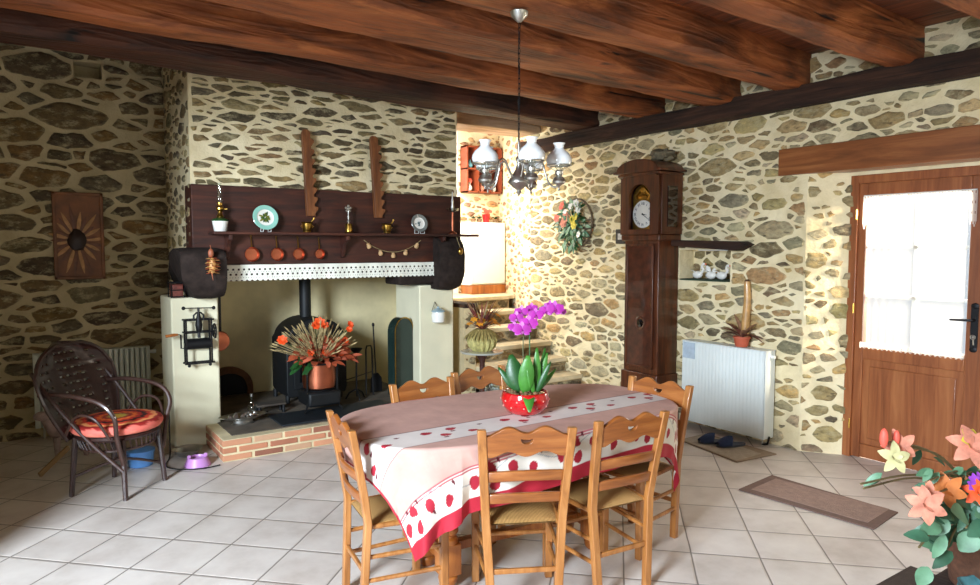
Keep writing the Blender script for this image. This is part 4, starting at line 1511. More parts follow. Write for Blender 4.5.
# ------------------------------------------------------------------ radiators
def radiator(name, label, P0, u, n, W, z0, z1, dep, ribs, pipes, groove=0.006, RADWHITE=RADWHITE):
    """P0 floor point of the start, u along, n outward to the room"""
    t = thing(name, label, 'radiator', P0)
    P0, u, n = Vector(P0), Vector(u), Vector(n)

    def q(a, d, z):
        return P0 + u * a + n * d + Vector((0, 0, z))
    mb = MB()
    k = ribs * 6
    prof = []
    for i in range(k + 1):
        a = W * i / k
        ph = (i % 6)
        prof.append((a, dep - (groove if ph in (0, 1) else 0.0)))
    vs = [q(a, d, z) for z in (z0, z1) for a, d in prof]
    nn = k + 1
    mb.add(vs, [(i, i + 1, nn + i + 1, nn + i) for i in range(k)])
    vs = [q(a, d, z) for z in (z0, z1) for a, d in ((0, dep), (W, dep), (W, dep - 0.012), (0, dep - 0.012))]
    mb.add(vs, [(3, 2, 6, 7)])
    mb.build('front_panel', RADWHITE, t, ang=25)
    mb = MB()
    vs = [q(a, d, z) for z in (z0 + 0.01, z1 - 0.01) for a, d in ((0.02, 0.03), (W - 0.02, 0.03), (W - 0.02, dep - 0.013), (0.02, dep - 0.013))]
    mb.add(vs, [(0, 1, 2, 3), (7, 6, 5, 4), (0, 4, 5, 1), (1, 5, 6, 2), (2, 6, 7, 3), (3, 7, 4, 0)])
    mb.build('rear_panel', RADWHITE, t)
    for a in (0, W - 0.012):
        mb = MB()
        vs = [q(a + da, d, z) for da in (0, 0.012) for d in (0.025, dep) for z in (z0, z1)]
        mb.add(vs, [(0, 1, 3, 2), (4, 6, 7, 5), (0, 4, 5, 1), (2, 3, 7, 6), (0, 2, 6, 4), (1, 5, 7, 3)])
        mb.build('side_cheek', RADWHITE, t, bevel=0.003)
    mb = MB()
    vs = [q(a, d, z) for z in (z1 - 0.004, z1 + 0.004) for a, d in ((0, 0.025), (W, 0.025), (W, dep), (0, dep))]
    mb.add(vs, [(0, 1, 2, 3), (7, 6, 5, 4), (0, 4, 5, 1), (1, 5, 6, 2), (2, 6, 7, 3), (3, 7, 4, 0)])
    mb.build('top_grille', RADWHITE, t)
    for a in pipes:
        MB().tube([q(a, dep * 0.5, 0.0), q(a, dep * 0.5, z0 + 0.02)], 0.009, 8).build('pipe', IRON if False else STEEL, t)
    return t, q


t, q = radiator('radiator', 'cream ribbed radiator on the dark back wall behind the wicker chair', (0.06, YB - 0.005, 0), (1, 0, 0), (0, -1, 0), 0.84, 0.10, 0.69, 0.12, 21, (0.06,), 0.012)
MB().tube([q(0.84, 0.06, 0.64), q(0.875, 0.06, 0.64), q(0.895, 0.06, 0.64)], [0.012, 0.018, 0.018], 10).build('valve', WHITEMETAL, t)
for a, z in ((0.16, 0.74), (0.42, 0.74)):
    pass
t, q = radiator('radiator', 'large white radiator on the stone wall beside the tall clock', (XW, 3.885, 0), (0, -1, 0), (-1, 0, 0), 0.80, 0.06, 0.745, 0.15, 24, (0.74,), 0.0015, plain('bright_radiator_white', C(226, 234, 232), 0.35, var=0.02))
MB().tube([q(0.74, 0.075, 0.0), q(0.80, 0.10, 0.02), q(0.815, 0.10, 0.08)], 0.008, 8).build('feed_pipe', IRON, t)
MB().tube([q(0.80, 0.075, 0.70), q(0.83, 0.075, 0.70)], 0.014, 10).build('valve', WHITEMETAL, t)
tag(MB().box(4.674, 4.678, 3.75, 3.872, 0.60, 0.735).build('paper_sheet', plain('blue_grey_paper', C(176, 192, 206), 0.8, var=0.12, vs=30), loc=(4.676, 3.81, 0.60)), 'pale blue sheet of paper taped to the top corner of the white radiator', 'paper')

# ------------------------------------------------------------------ carved relief on the back wall
t = thing('carved_relief', 'square carved wooden relief with a bird-like starburst on the dark wall', 'wall art', (0.41, YB, 1.6))
x0, x1, z0, z1 = 0.235, 0.595, 1.28, 1.99
RELW = plain('carved_wood', C(120, 72, 36), 0.55, var=0.4, vs=8)
mb = MB()
mb.box(x0, x1, 6.565, 6.595, z0, z1)
mb.build('panel', RELW, t, bevel=0.006)
mb = MB()
for a in ((x0, x0 + 0.025, z0, z1), (x1 - 0.025, x1, z0, z1), (x0, x1, z0, z0 + 0.025), (x0, x1, z1 - 0.025, z1)):
    mb.box(a[0], a[1], 6.552, 6.568, a[2], a[3])
mb.build('frame', RELW, t, bevel=0.004)
mb = MB()
rr = random.Random(2)
cc = Vector((0.40, 6.562, 1.60))
for k in range(26):
    a = 2 * PI * k / 26 + rr.uniform(-.08, .08)
    ln = rr.uniform(0.13, 0.24) if abs(math.cos(a)) < 0.7 else rr.uniform(0.09, 0.15)
    mb.leaf(cc + Vector((math.cos(a), 0, math.sin(a))) * 0.06, (math.cos(a), -0.12, math.sin(a)), (0, -1, 0), ln, 0.03, 0.1, k % 2, fold=-0.3)
mb.build('carved_rays', [plain('carved_gold', C(176, 128, 76), 0.5, var=0.3, vs=20), plain('carved_brown', C(104, 60, 34), 0.5, var=0.3, vs=20)], t)
MB().ell(cc, (0.07, 0.03, 0.09), 16, 10, wob=0.3).build('carved_boss', plain('carved_dark', C(40, 22, 16), 0.5), t)

# ------------------------------------------------------------------ wicker chair
WICK = plain('dark_wicker', C(50, 30, 26), 0.4, var=0.3, vs=40, coat=0.3)
WICKL = plain('worn_wicker', C(60, 38, 32), 0.4, var=0.3, vs=30, coat=0.3)
t = thing('wicker_chair', 'dark brown wicker armchair in front of the ribbed radiator', 'chair', (0.48, 4.90, 0), R(-135))
root = t
# local: facing +y ; built at origin then parented by matrix
Mw = Matrix.Translation((0.48, 4.90, 0)) @ Matrix.Rotation(R(-135), 4, 'Z')


def W_(x, y, z):
    return Mw @ Vector((x, y, z))


def back_pt(u, v_):
    """u -1..1 across, v 0..1 up the leaning oval back"""
    z = 0.36 + 0.575 * v_
    ww = 0.17 + 0.15 * math.sin(PI * min(1, v_ * 0.62 + 0.10)) if v_ < 0.72 else 0.305 * math.sqrt(max(0, 1 - ((v_ - 0.66) / 0.345) ** 2)) + 0.0
    x = u * ww
    y = -0.20 - 0.24 * v_ + 0.07 * (abs(u) ** 2) * (0.4 + v_)
    return W_(x, y, z)


nu, nv_ = 44, 60


def wskip(i, j):
    return (i % 4 in (1, 2)) and (j % 5 == 2) and ((i // 4 * 7 + j * 3) % 5 != 0) and 3 < i < nu - 4


mb = MB().sheet(lambda a, b_: back_pt(2 * a - 1, b_), nu, nv_, skip=wskip)
mb.build('backrest', [WICK], t, solid=0.008)
rim = [back_pt(-1, k / 24 * 0.985) for k in range(25)] + [back_pt(1, (24 - k) / 24 * 0.985) for k in range(25)]
MB().tube(rim, 0.013, 7).build('back_rim', WICK, t)
MB().lathe([(0.0, 0.36), (0.23, 0.36), (0.245, 0.375), (0.235, 0.39), (0.0, 0.395)], (0, 0, 0), 30, M=Mw).build('seat', WICK, t)
mb = MB()
for k in range(40):
    a = 2 * PI * k / 40
    mb.tube([W_(0.235 * math.cos(a), 0.235 * math.sin(a), 0.385), W_(0.21 * math.cos(a + 0.1), 0.21 * math.sin(a + 0.1), 0.30)], 0.005, 5)
mb.tube([W_(0.21 * math.cos(2 * PI * k / 30), 0.21 * math.sin(2 * PI * k / 30), 0.30) for k in range(30)], 0.009, 6, closed=True)
mb.build('skirt', WICK, t)
for sx_, sy_ in ((-1, 1), (1, 1), (-1, -1), (1, -1)):
    MB().tube([W_(sx_ * 0.165, sy_ * 0.165, 0.37), W_(sx_ * 0.185, sy_ * 0.19, 0.0)], [0.018, 0.015], 8).build('leg', WICK if sy_ > 0 else WICK, t)
for s_ in (-1, 1):
    a1 = spline([W_(s_ * 0.25, -0.33, 0.64), W_(s_ * 0.275, -0.12, 0.655), W_(s_ * 0.275, 0.10, 0.62), W_(s_ * 0.26, 0.19, 0.53), W_(s_ * 0.23, 0.18, 0.40), W_(s_ * 0.185, 0.185, 0.22)])
    MB().tube(a1, 0.014, 8).build('armrest', WICKL, t)
    a2 = spline([W_(s_ * 0.27, -0.36, 0.78), W_(s_ * 0.275, -0.20, 0.60), W_(s_ * 0.25, 0.0, 0.38), W_(s_ * 0.185, 0.18, 0.18)])
    MB().tube(a2, 0.012, 8).build('arm_brace', WICKL, t)
    a3 = spline([W_(s_ * 0.245, -0.16, 0.40), W_(s_ * 0.28, -0.05, 0.53), W_(s_ * 0.285, 0.08, 0.52), W_(s_ * 0.25, 0.15, 0.39)])
    MB().tube(a3, 0.009, 8).build('arm_loop', WICKL, t)
mb = MB()
mb.tube(spline([W_(-0.18, 0.18, 0.12), W_(0, 0.02, 0.19), W_(0.18, -0.18, 0.12)]), 0.009, 6)
mb.tube(spline([W_(0.18, 0.18, 0.12), W_(0, 0.02, 0.20), W_(-0.18, -0.18, 0.12)]), 0.009, 6)
mb.build('stretchers', WICK, t)

t = thing('seat_cushion', 'round cushion with zigzag red, orange and pink rings on wicker chair', 'cushion', (0.48, 4.90, 0.39), R(-135))
mb = MB()
nr, na = 40, 96
vs, fs, cols = [], [], []
CU = [C(196, 150, 40), C(176, 150, 60), C(150, 30, 20), C(236, 110, 40), C(190, 40, 24), C(60, 12, 12), C(214, 60, 34), C(240, 150, 90), C(150, 24, 20), C(226, 110, 96), C(232, 130, 110)]
for i in range(nr + 1):
    s_ = i / nr
    for j in range(na):
        a = 2 * PI * j / na
        if s_ < 0.75:
            rad, z = s_ / 0.75 * 0.235, 0.075 - 0.012 * (s_ / 0.75) ** 3
        else:
            q_ = (s_ - 0.75) / 0.25 * PI
            rad, z = 0.235 + 0.03 * math.sin(q_), 0.0375 - 0.006 + 0.032 * math.cos(q_)
        zz = (s_ * 13 + 0.28 * math.sin(a * 14)) / 13
        vs.append((rad * math.cos(a), rad * math.sin(a), z))
        cols.append(CU[max(0, min(10, int(zz * 11)))])
for i in range(nr):
    for j in range(na):
        fs.append((i * na + j, (i + 1) * na + j, (i + 1) * na + (j + 1) % na, i * na + (j + 1) % na))
mb.add([Mw @ Vector((x, y, z + 0.397)) for x, y, z in vs], fs)
mb.build('cover', CLOTH, t, cols=cols)

# small things by the back wall
t = thing('donkey_figure', 'pale wooden donkey figure standing on floor under the ribbed radiator', 'figurine', (0.17, 5.85, 0))
DK = plain('pale_figure_wood', C(150, 128, 120), 0.7, var=0.3, vs=20)
mb = MB().ell((0.27, 5.88, 0.19), (0.14, 0.065, 0.07), 14, 10)
mb.tube([(0.17, 5.86, 0.21), (0.12, 5.84, 0.30), (0.11, 5.83, 0.33)], [0.05, 0.036, 0.034], 10)
mb.ell((0.095, 5.81, 0.335), (0.055, 0.032, 0.035), 12, 8)
for x, y in ((0.18, 5.84), (0.18, 5.92), (0.36, 5.84), (0.36, 5.92)):
    mb.tube([(x, y, 0.16), (x, y, 0.0)], [0.024, 0.016], 8)
mb.tube([(0.40, 5.88, 0.22), (0.43, 5.88, 0.12)], 0.008, 6)
mb.build('body', DK, t)
mb = MB()
for s_ in (-1, 1):
    mb.leaf((0.12, 5.82 + s_ * 0.02, 0.36), (0.1, s_ * 0.35, 1), (-1, 0, 0), 0.09, 0.035, 0.0)
mb.build('ears', plain('pinkish_ear', C(190, 150, 150), 0.7), t)
tag(MB().bar((0.06, 5.44, 0.013), (0.24, 5.62, 0.13), 0.035, 0.02, (0, 0, 1)).build('wood_stick', plain('raw_wood', C(150, 118, 78), 0.7, var=0.2), bevel=0.004, loc=(0.06, 5.44, 0)), 'short piece of raw wood leaning at the donkey figure', 'stick')
t = thing('blue_tub', 'small light blue plastic tub on the floor under the wicker chair', 'tub', (0.66, 5.34, 0))
BLU = plain('blue_plastic', C(96, 150, 214), 0.4, var=0.05)
MB().lathe([(0.075, 0), (0.08, 0.005), (0.09, 0.10), (0.085, 0.10), (0.075, 0.01), (0, 0.008)], (0.66, 5.34, 0), 24).build('tub', BLU, t)
MB().lathe([(0.094, 0.10), (0.096, 0.112), (0.0, 0.118)], (0.66, 5.34, 0), 24).build('lid', BLU, t)

# ------------------------------------------------------------------ front door
door = thing('door_1', 'varnished oak front door with glazed upper half', 'door', (5.04, 2.2, 0))
door['kind'] = 'structure'
X0, X1 = 5.025, 5.085
MB().box(X0 - 0.02, X1 + 0.03, 2.595, 2.68, 0, 2.06).build('door_frame', DOORWOOD, door, bevel=0.004)
MB().box(X0 - 0.02, X1 + 0.03, 1.62, 1.79, 0, 2.06).build('door_frame', DOORWOOD, door, bevel=0.004)
MB().box(X0 - 0.02, X1 + 0.03, 1.79, 2.595, 2.0, 2.06).build('door_frame', DOORWOOD, door, bevel=0.004)
mb = MB()
mb.box(X0, X1 - 0.01, 2.535, 2.596, 0.006, 2.002)
mb.box(X0, X1 - 0.01, 1.789, 1.885, 0.006, 2.002)
mb.box(X0, X1 - 0.01, 1.885, 2.535, 1.895, 2.002)
mb.box(X0, X1 - 0.01, 1.885, 2.535, 0.735, 0.845)
mb.box(X0, X1 - 0.01, 1.885, 2.535, 0.012, 0.11)
mb.build('leaf_frame', DOORWOOD, door, bevel=0.005)
MB().box(X0 + 0.018, X0 + 0.035, 1.88, 2.54, 0.10, 0.74).build('lower_panel', DOORWOOD, door)
MB().box(X0 + 0.010, X0 + 0.03, 1.93, 2.49, 0.155, 0.685).build('raised_field', DOORWOOD, door, bevel=0.006)
mb = MB()
mb.box(X0 + 0.012, X0 + 0.040, 2.20, 2.222, 0.84, 1.90)
for z in (1.195, 1.545):
    mb.box(X0 + 0.012, X0 + 0.040, 1.885, 2.535, z - 0.01, z + 0.01)
mb.build('glazing_bars', WHITEMETAL, door)
MB().box(X0 + 0.041, X0 + 0.045, 1.885, 2.535, 0.845, 1.895).build('glass_pane', GLASS, door, smooth=False)
mb = MB()
mb.box(X0 - 0.008, X0, 1.815, 1.857, 0.90, 1.16)
mb.ell((X0 - 0.006, 1.836, 1.17), (0.006, 0.024, 0.02), 10, 8)
mb.ell((X0 - 0.006, 1.836, 0.89), (0.006, 0.024, 0.02), 10, 8)
hp = mb.build('handle_plate', IRON, door, bevel=0.003)
MB().tube([(X0, 1.836, 1.08), (X0 - 0.05, 1.836, 1.08), (X0 - 0.055, 1.85, 1.08), (X0 - 0.05, 1.96, 1.075)], [0.009, 0.008, 0.009, 0.006], 8).build('lever', IRON, hp)
mb = MB().tube([(X0 - 0.003, 1.836, 0.97), (X0 - 0.02, 1.836, 0.97)], 0.008, 8)
mb.tube([(X0 - 0.02, 1.836 + 0.014 * math.cos(a), 0.97 + 0.014 * math.sin(a)) for a in [2 * PI * k / 12 for k in range(12)]], 0.0025, 6, closed=True)
mb.tube([(X0 - 0.018, 1.834, 0.96), (X0 - 0.016, 1.832, 0.92)], 0.004, 6)
mb.build('key', STEEL, hp)
for z in (1.78, 1.10, 0.25):
    MB().tube([(X0 - 0.024, 2.60, z - 0.035), (X0 - 0.024, 2.60, z + 0.035)], 0.007, 8).build('hinge', BRASS, door)
t = thing('door_curtain', 'sheer white lace curtain covering the glass of the front door', 'curtain', (X0, 2.2, 1.9))
MB().sheet(lambda u, v_: (X0 - 0.012 + 0.004 * math.sin(u * 80), 1.895 + 0.64 * u, 0.845 + 1.03 * v_ + (0.008 * abs(math.sin(u * 40)) if v_ == 0 else 0)), 120, 8).build('sheer_panel', SHEER, t)


def vskip(i, j):
    return (j % 4 == 1 and i % 4 == 2) or (j < 2 and i % 6 in (0, 5)) or (j == 0 and i % 6 in (1, 4))


def val(u, v_):
    y = 1.845 + 0.715 * u
    edge = abs(2 * u - 1)
    drop = 0.06 + (0.17 if edge > 0.88 else 0.0)
    zt = 1.905
    return (X0 - 0.020 + 0.004 * math.sin(u * 70), y, zt - drop * (1 - v_))


MB().sheet(val, 150, 14, skip=vskip).build('lace_valance', LACE, t)
MB().sheet(lambda u, v_: (X0 - 0.018 + 0.003 * math.sin(u * 70), 1.88 + 0.67 * u, 0.815 + 0.045 * v_), 130, 10, skip=vskip).build('lace_hem', LACE, t)
MB().tube([(X0 - 0.017, 1.85, 1.91), (X0 - 0.017, 2.555, 1.91)], 0.005, 8).build('curtain_rod', WHITEMETAL, t)


# ------------------------------------------------------------------ mats and slippers
def mat_thing(name, label, pts, cin, cout, border, z=0.0):
    t = thing(name, label, 'mat', (sum(p[0] for p in pts) / 4, sum(p[1] for p in pts) / 4, 0))
    P_ = [Vector((x, y, 0)) for x, y in pts]
    c_ = sum(P_, Vector()) / 4
    mo = plain(name + '_border', cout, 0.9, var=0.12, vs=40, bmp=0.5, bs=160)
    mi_ = plain(name + '_pile', cin, 0.95, var=0.14, vs=30, bmp=0.8, bs=220)
    vs = [p + Vector((0, 0, zz)) for zz in (z + 0.001, z + 0.010) for p in P_]
    MB().add(vs, [(3, 2, 1, 0), (4, 5, 6, 7), (0, 1, 5, 4), (1, 2, 6, 5), (2, 3, 7, 6), (3, 0, 4, 7)]).build('border', mo, t, bevel=0.003)
    e1, e2 = (P_[1] - P_[0]), (P_[3] - P_[0])
    b1, b2 = border / e1.length, border / e2.length
    Q = [P_[0] + e1 * a + e2 * b_ for a, b_ in ((b1, b2), (1 - b1, b2), (1 - b1, 1 - b2), (b1, 1 - b2))]
    vs = [p + Vector((0, 0, zz)) for zz in (z + 0.005, z + 0.012) for p in Q]
    MB().add(vs, [(3, 2, 1, 0), (4, 5, 6, 7), (0, 1, 5, 4), (1, 2, 6, 5), (2, 3, 7, 6), (3, 0, 4, 7)]).build('pile', mi_, t, bevel=0.002)


mat_thing('door_mat', 'rectangular mauve brown door mat with a darker border on the tiles', [(3.80, 2.58), (3.74, 1.83), (4.12, 1.80), (4.20, 2.64)][:0] or [(3.72, 2.62), (3.80, 1.82), (4.16, 1.86), (4.14, 2.66)], C(150, 124, 112), C(112, 88, 78), 0.055)
mat_thing('floor_mat', 'thin grey beige mat under the slippers by the white radiator', [(4.30, 3.58), (4.19, 2.97), (4.60, 2.92), (4.62, 3.58)], C(160, 148, 132), C(140, 122, 102), 0.012)
mat_thing('dark_mat', 'dark brown mat corner at the bottom right of the room', [(3.05, 1.66), (3.36, 1.02), (3.80, 1.24), (3.47, 1.52)][:0] or [(3.50, 1.50), (2.95, 1.50), (2.95, 1.00), (3.50, 1.00)], C(72, 58, 50), C(66, 52, 44), 0.02)


def slipper(name, label, x, y, rz):
    t = thing(name, label, 'slipper', (x, y, 0.012), rz, 'blue slippers by the radiator')
    M = Matrix.Translation((x, y, 0.012)) @ Matrix.Rotation(rz, 4, 'Z')
    ol = []
    for k in range(24):
        a = 2 * PI * k / 24
        ol.append((0.125 * math.cos(a), (0.045 + 0.008 * math.cos(a)) * math.sin(a)))
    vs = [M @ Vector((px, py, z)) for z in (0.002, 0.018) for px, py in ol]
    n_ = 24
    mb = MB().add(vs, [tuple(range(n_ - 1, -1, -1)), tuple(range(n_, 2 * n_))] + [(k, (k + 1) % n_, n_ + (k + 1) % n_, n_ + k) for k in range(n_)])
    mb.build('sole', plain('slipper_sole', C(60, 66, 78), 0.8), t)
    mb = MB().sheet(lambda u, v_: M @ Vector((0.118 - 0.125 * u * (1 - 0.25 * abs(2 * v_ - 1)), 0.050 * math.cos(PI * v_) * (0.55 + 0.45 * math.sin(min(1, u * 1.6) * PI / 2)), 0.014 + (0.02 + 0.045 * math.sin(u * PI * 0.6)) * math.sin(PI * v_))), 10, 14)
    mb.build('upper', plain('navy_felt', C(34, 50, 84), 0.95, var=0.15, vs=40, bmp=0.5, bs=200), t, solid=0.005)


slipper('slipper', 'dark blue slipper on the mat, the one nearer the clock', 4.44, 3.36, R(150))
slipper('slipper', 'dark blue slipper on the mat, the one nearer the front door', 4.48, 3.23, R(160))

# ------------------------------------------------------------------ tall case clock (front faces the room's left, -x)
t = thing('longcase_clock', 'tall dark walnut longcase clock with arched hood on the right wall', 'clock', (4.68, 4.26, 0))
XF = 4.54
ya, yb_ = 4.045, 4.475
XB = 4.815
MB().box(XF, XB, ya, yb_, 0.06, 0.42).build('base', MAHOG, t, bevel=0.006)
MB().box(XF - 0.02, XB, ya - 0.02, yb_ + 0.02, 0.0, 0.08).build('plinth', MAHOG, t, bevel=0.006)
MB().box(XF + 0.02, XB, ya + 0.015, yb_ - 0.015, 0.42, 1.62).build('trunk', MAHOG, t, bevel=0.006)
td = MB().box(XF + 0.004, XF + 0.022, ya + 0.07, yb_ - 0.06, 0.48, 1.56).build('trunk_door', BURL, t, bevel=0.006)
mb = MB()
for a in ((ya + 0.06, ya + 0.078, 0.47, 1.57), (yb_ - 0.068, yb_ - 0.05, 0.47, 1.57), (ya + 0.06, yb_ - 0.05, 0.47, 0.488), (ya + 0.06, yb_ - 0.05, 1.552, 1.57)):
    mb.box(XF - 0.002, XF + 0.012, a[0], a[1], a[2], a[3])
mb.build('door_moulding', MAHOG, td, bevel=0.003)
Mx = Matrix(((0, 0, -1, XF + 0.004), (1, 0, 0, 4.25), (0, 1, 0, 0.87), (0, 0, 0, 1)))
MB().lathe([(0.036, -0.002), (0.052, 0.006), (0.060, 0.003), (0.062, -0.003)], (0, 0, 0), 24, M=Mx).build('lenticle_ring', MAHOG, td)
MB().lathe([(0.037, 0.0), (0.0, 0.003)], (0, 0, 0), 24, M=Mx).build('lenticle_glass', plain('dark_glass', C(14, 8, 8), 0.08, coat=1.0), td)
MB().box(XF - 0.005, XB, ya - 0.012, yb_ + 0.012, 1.60, 1.655).build('throat_moulding', MAHOG, t, bevel=0.01)
# hood with arched top
ym = (ya + yb_) / 2
hw = 0.235


def arch_out(w_, z0, zs, rise, n_=18):
    return [(-w_, z0), (-w_, zs)] + [(-w_ * 0.86 * math.cos(PI * k / n_), zs + rise * math.sin(PI * k / n_)) for k in range(n_ + 1)] + [(w_, zs), (w_, z0)]


Mh = Matrix(((0, 1, 0, 0), (1, 0, 0, ym), (0, 0, 1, 0), (0, 0, 0, 1)))
win = [(-0.125, 1.70), (-0.125, 1.98)] + [(-0.125 * math.cos(PI * k / 14), 1.98 + 0.115 * math.sin(PI * k / 14)) for k in range(15)] + [(0.125, 1.98), (0.125, 1.70)]
Mo = Matrix(((0, 0, 1, XF - 0.004), (1, 0, 0, ym), (0, 1, 0, 0), (0, 0, 0, 1)))
outlines('hood_door', [arch_out(hw - 0.01, 1.655, 2.16, 0.085), win], 0.03, MAHOG, t, Mo)
mb = MB()
mb.box(XF + 0.07, XB, ya - 0.02, yb_ + 0.02, 1.655, 2.18)
mb.box(XF + 0.012, XF + 0.08, ya - 0.02, ya + 0.06, 1.655, 2.18)
mb.box(XF + 0.012, XF + 0.08, yb_ - 0.06, yb_ + 0.02, 1.655, 2.18)
mb.box(XF + 0.012, XF + 0.08, ya, yb_, 2.10, 2.18)
mb.build('hood', MAHOG, t, bevel=0.004)
# cornice following the arch
co = arch_out(hw + 0.02, 2.18, 2.185, 0.10)
ci = arch_out(hw - 0.01, 2.14, 2.16, 0.07)
mb = MB()
mb.prism(arch_out(hw + 0.015, 2.17, 2.19, 0.095), XF - 0.035, XB, Mh)
mb.prism(arch_out(hw + 0.045, 2.195, 2.215, 0.095), XF - 0.065, XB, Mh)
mb.build('cornice', MAHOG, t, bevel=0.004)
mb = MB()
for z0, z1 in ((1.72, 2.07),):
    mb.box(4.62, 4.74, ya - 0.028, ya - 0.018, z0, z1)
o = mb.build('side_window', plain('side_glass', C(40, 22, 16), 0.08, coat=1.0), t)
Mz = Matrix(((0, 0, -1, XF + 0.035), (-1, 0, 0, ym), (0, 1, 0, 0), (0, 0, 0, 1)))
mb = MB()
mb.prism([(y, z) for y, z in win], XF + 0.036, XF + 0.044, Mh)
dial = mb.build('dial_plate', plain('chased_brass', C(176, 140, 66), 0.35, 1.0, var=0.4, vs=60, bmp=0.8, bs=90), t)
MB().lathe([(0.120, 0), (0.122, 0.004), (0.116, 0.007), (0.0, 0.010)], (0, 0, 0), 40, M=Matrix(((0, 0, -1, XF + 0.036), (-1, 0, 0, ym), (0, 1, 0, 1.835), (0, 0, 0, 1)))).build('enamel_dial', CERAMIC, t)
mb = MB()
INK = plain('blue_black_ink', C(24, 30, 60), 0.4, var=0.05)
me_all = []
for k, s_ in enumerate(('XII', 'I', 'II', 'III', 'IIII', 'V', 'VI', 'VII', 'VIII', 'IX', 'X', 'XI')):
    a = 2 * PI * k / 12
    Mn = Matrix(((0, 0, -1, XF + 0.0275), (-1, 0, 0, ym), (0, 1, 0, 1.835), (0, 0, 0, 1))) @ Matrix.Rotation(-a, 4, 'Z') @ Matrix.Translation((0, 0.090, 0))
    me = text_mesh('n', s_, 0.034, None, None, Mn)
    MB().add([v_.co for v_ in me.vertices], [tuple(p.vertices) for p in me.polygons]).build('numeral', INK, dial)
mb = MB()
for ang, ln, wd in ((100, 0.052, 0.008), (124, 0.08, 0.005)):
    a = R(90 - ang)
    mb.bar((XF + 0.022, ym, 1.835), (XF + 0.022, ym - ln * math.cos(a), 1.835 + ln * math.sin(a)), 0.003, wd, (1, 0, 0), 0.002, 0.002)
mb.lathe([(0.008, 0), (0.006, 0.005), (0, 0.006)], (0, 0, 0), 12, M=Matrix(((0, 0, -1, XF + 0.024), (-1, 0, 0, ym), (0, 1, 0, 1.835), (0, 0, 0, 1))))
mb.build('hands', plain('blued_steel', C(20, 24, 40), 0.3, 0.8), dial)
mb = MB()
for s_ in (-1, 1):
    mb.tube([(XF + 0.03, ym + s_ * 0.07, 1.97), (XF + 0.028, ym + s_ * 0.085, 2.0), (XF + 0.028, ym + s_ * 0.05, 2.03), (XF + 0.028, ym + s_ * 0.02, 2.06)], 0.009, 6)
mb.ell((XF + 0.028, ym, 2.05), (0.01, 0.028, 0.035), 10, 8)
mb.ell((XF + 0.028, ym, 1.985), (0.01, 0.05, 0.025), 10, 8)
mb.build('gilt_crest', BRASS, dial)
tag(MB().ell((4.70, 4.16, 2.352), (0.10, 0.11, 0.05), 16, 10, wob=0.6).build('dried_nest', plain('grey_nest', C(110, 100, 78), 0.95, var=0.4, vs=40, bmp=1.0, bs=60), loc=(4.7, 4.16, 2.31)),
    'grey brown dried tuft lying on top of the tall clock', 'dried plant')
t = thing('framed_picture', 'tiny black framed picture on the stone wall left of the tall clock', 'picture', (4.8, 4.77, 1.63))
MB().box(4.795, 4.812, 4.70, 4.82, 1.575, 1.715).build('frame', BLACK, t, bevel=0.004)
MB().box(4.790, 4.796, 4.735, 4.785, 1.615, 1.675).build('picture', plain('grey_print', C(180, 178, 170), 0.5, var=0.4, vs=60), t)

# dark wedge shelf board over the niche, porcelain birds in the niche
mb = MB()
mb.prism([(3.30, 1.565), (3.40, 1.515), (4.05, 1.555), (4.05, 1.605), (3.36, 1.590)], 4.70, 4.825, Matrix(((0, 1, 0, 0), (1, 0, 0, 0), (0, 0, 1, 0), (0, 0, 0, 1))))
tag(mb.build('wall_shelf', BEAM_DARK, bevel=0.006, loc=(4.8, 3.7, 1.55)), 'dark wooden shelf board sticking out from the stone wall above the niche', 'shelf')
tag(MB().box(4.80, 5.02, 3.56, 4.03, 1.256, 1.268).build('niche_cloth', plain('dark_green_felt', C(40, 60, 44), 0.9), loc=(4.9, 3.8, 1.256)), 'dark green cloth on the sill of the wall niche', 'cloth')


def swan(name, label, y, x, h_, kind):
    t = thing(name, label, 'figurine', (x, y, 1.269), group='porcelain birds in the wall niche')
    mb = MB()
    z = 1.269
    mb.ell((x, y, z + 0.035), (0.032, 0.052, 0.034), 14, 10)
    if kind:
        mb.tube(spline([(x, y - 0.035, z + 0.045), (x, y - 0.06, z + 0.08), (x, y - 0.045, z + h_ * 0.8), (x, y - 0.055, z + h_), (x, y - 0.075, z + h_ * 0.92)]), [0.012] * 12 + [0.009] * 13, 8)
        mb.ell((x, y - 0.062, z + h_), (0.012, 0.017, 0.012), 8, 6)
    else:
        mb.leaf((x, y + 0.02, z + 0.05), (0, 0.3, 1), (1, 0, 0), h_ - 0.04, 0.05, 0.1)
        mb.leaf((x, y - 0.02, z + 0.05), (0, -0.3, 1), (1, 0, 0), h_ - 0.06, 0.04, -0.1)
    mb.build('body', CERAMIC, t)
    MB().leaf((x - 0.02, y - 0.01, z + 0.05), (-0.1, 0.9, 0.5), (0, -0.3, 1), 0.07, 0.035, 0.1).build('wing', CERAMIC, t, solid=0.004)
    if kind:
        MB().tube([(x, y - 0.078, z + h_), (x, y - 0.095, z + h_ - 0.004)], [0.006, 0.001], 6).build('beak', ORANGE, t)


swan('porcelain_swan', 'larger white porcelain swan at the clock side of the niche', 3.90, 4.88, 0.13, 1)
swan('porcelain_swan', 'small white porcelain bird with raised wings in the middle of the niche', 3.76, 4.88, 0.11, 0)
swan('porcelain_swan', 'small white porcelain swan at the door side of the niche', 3.66, 4.89, 0.12, 1)

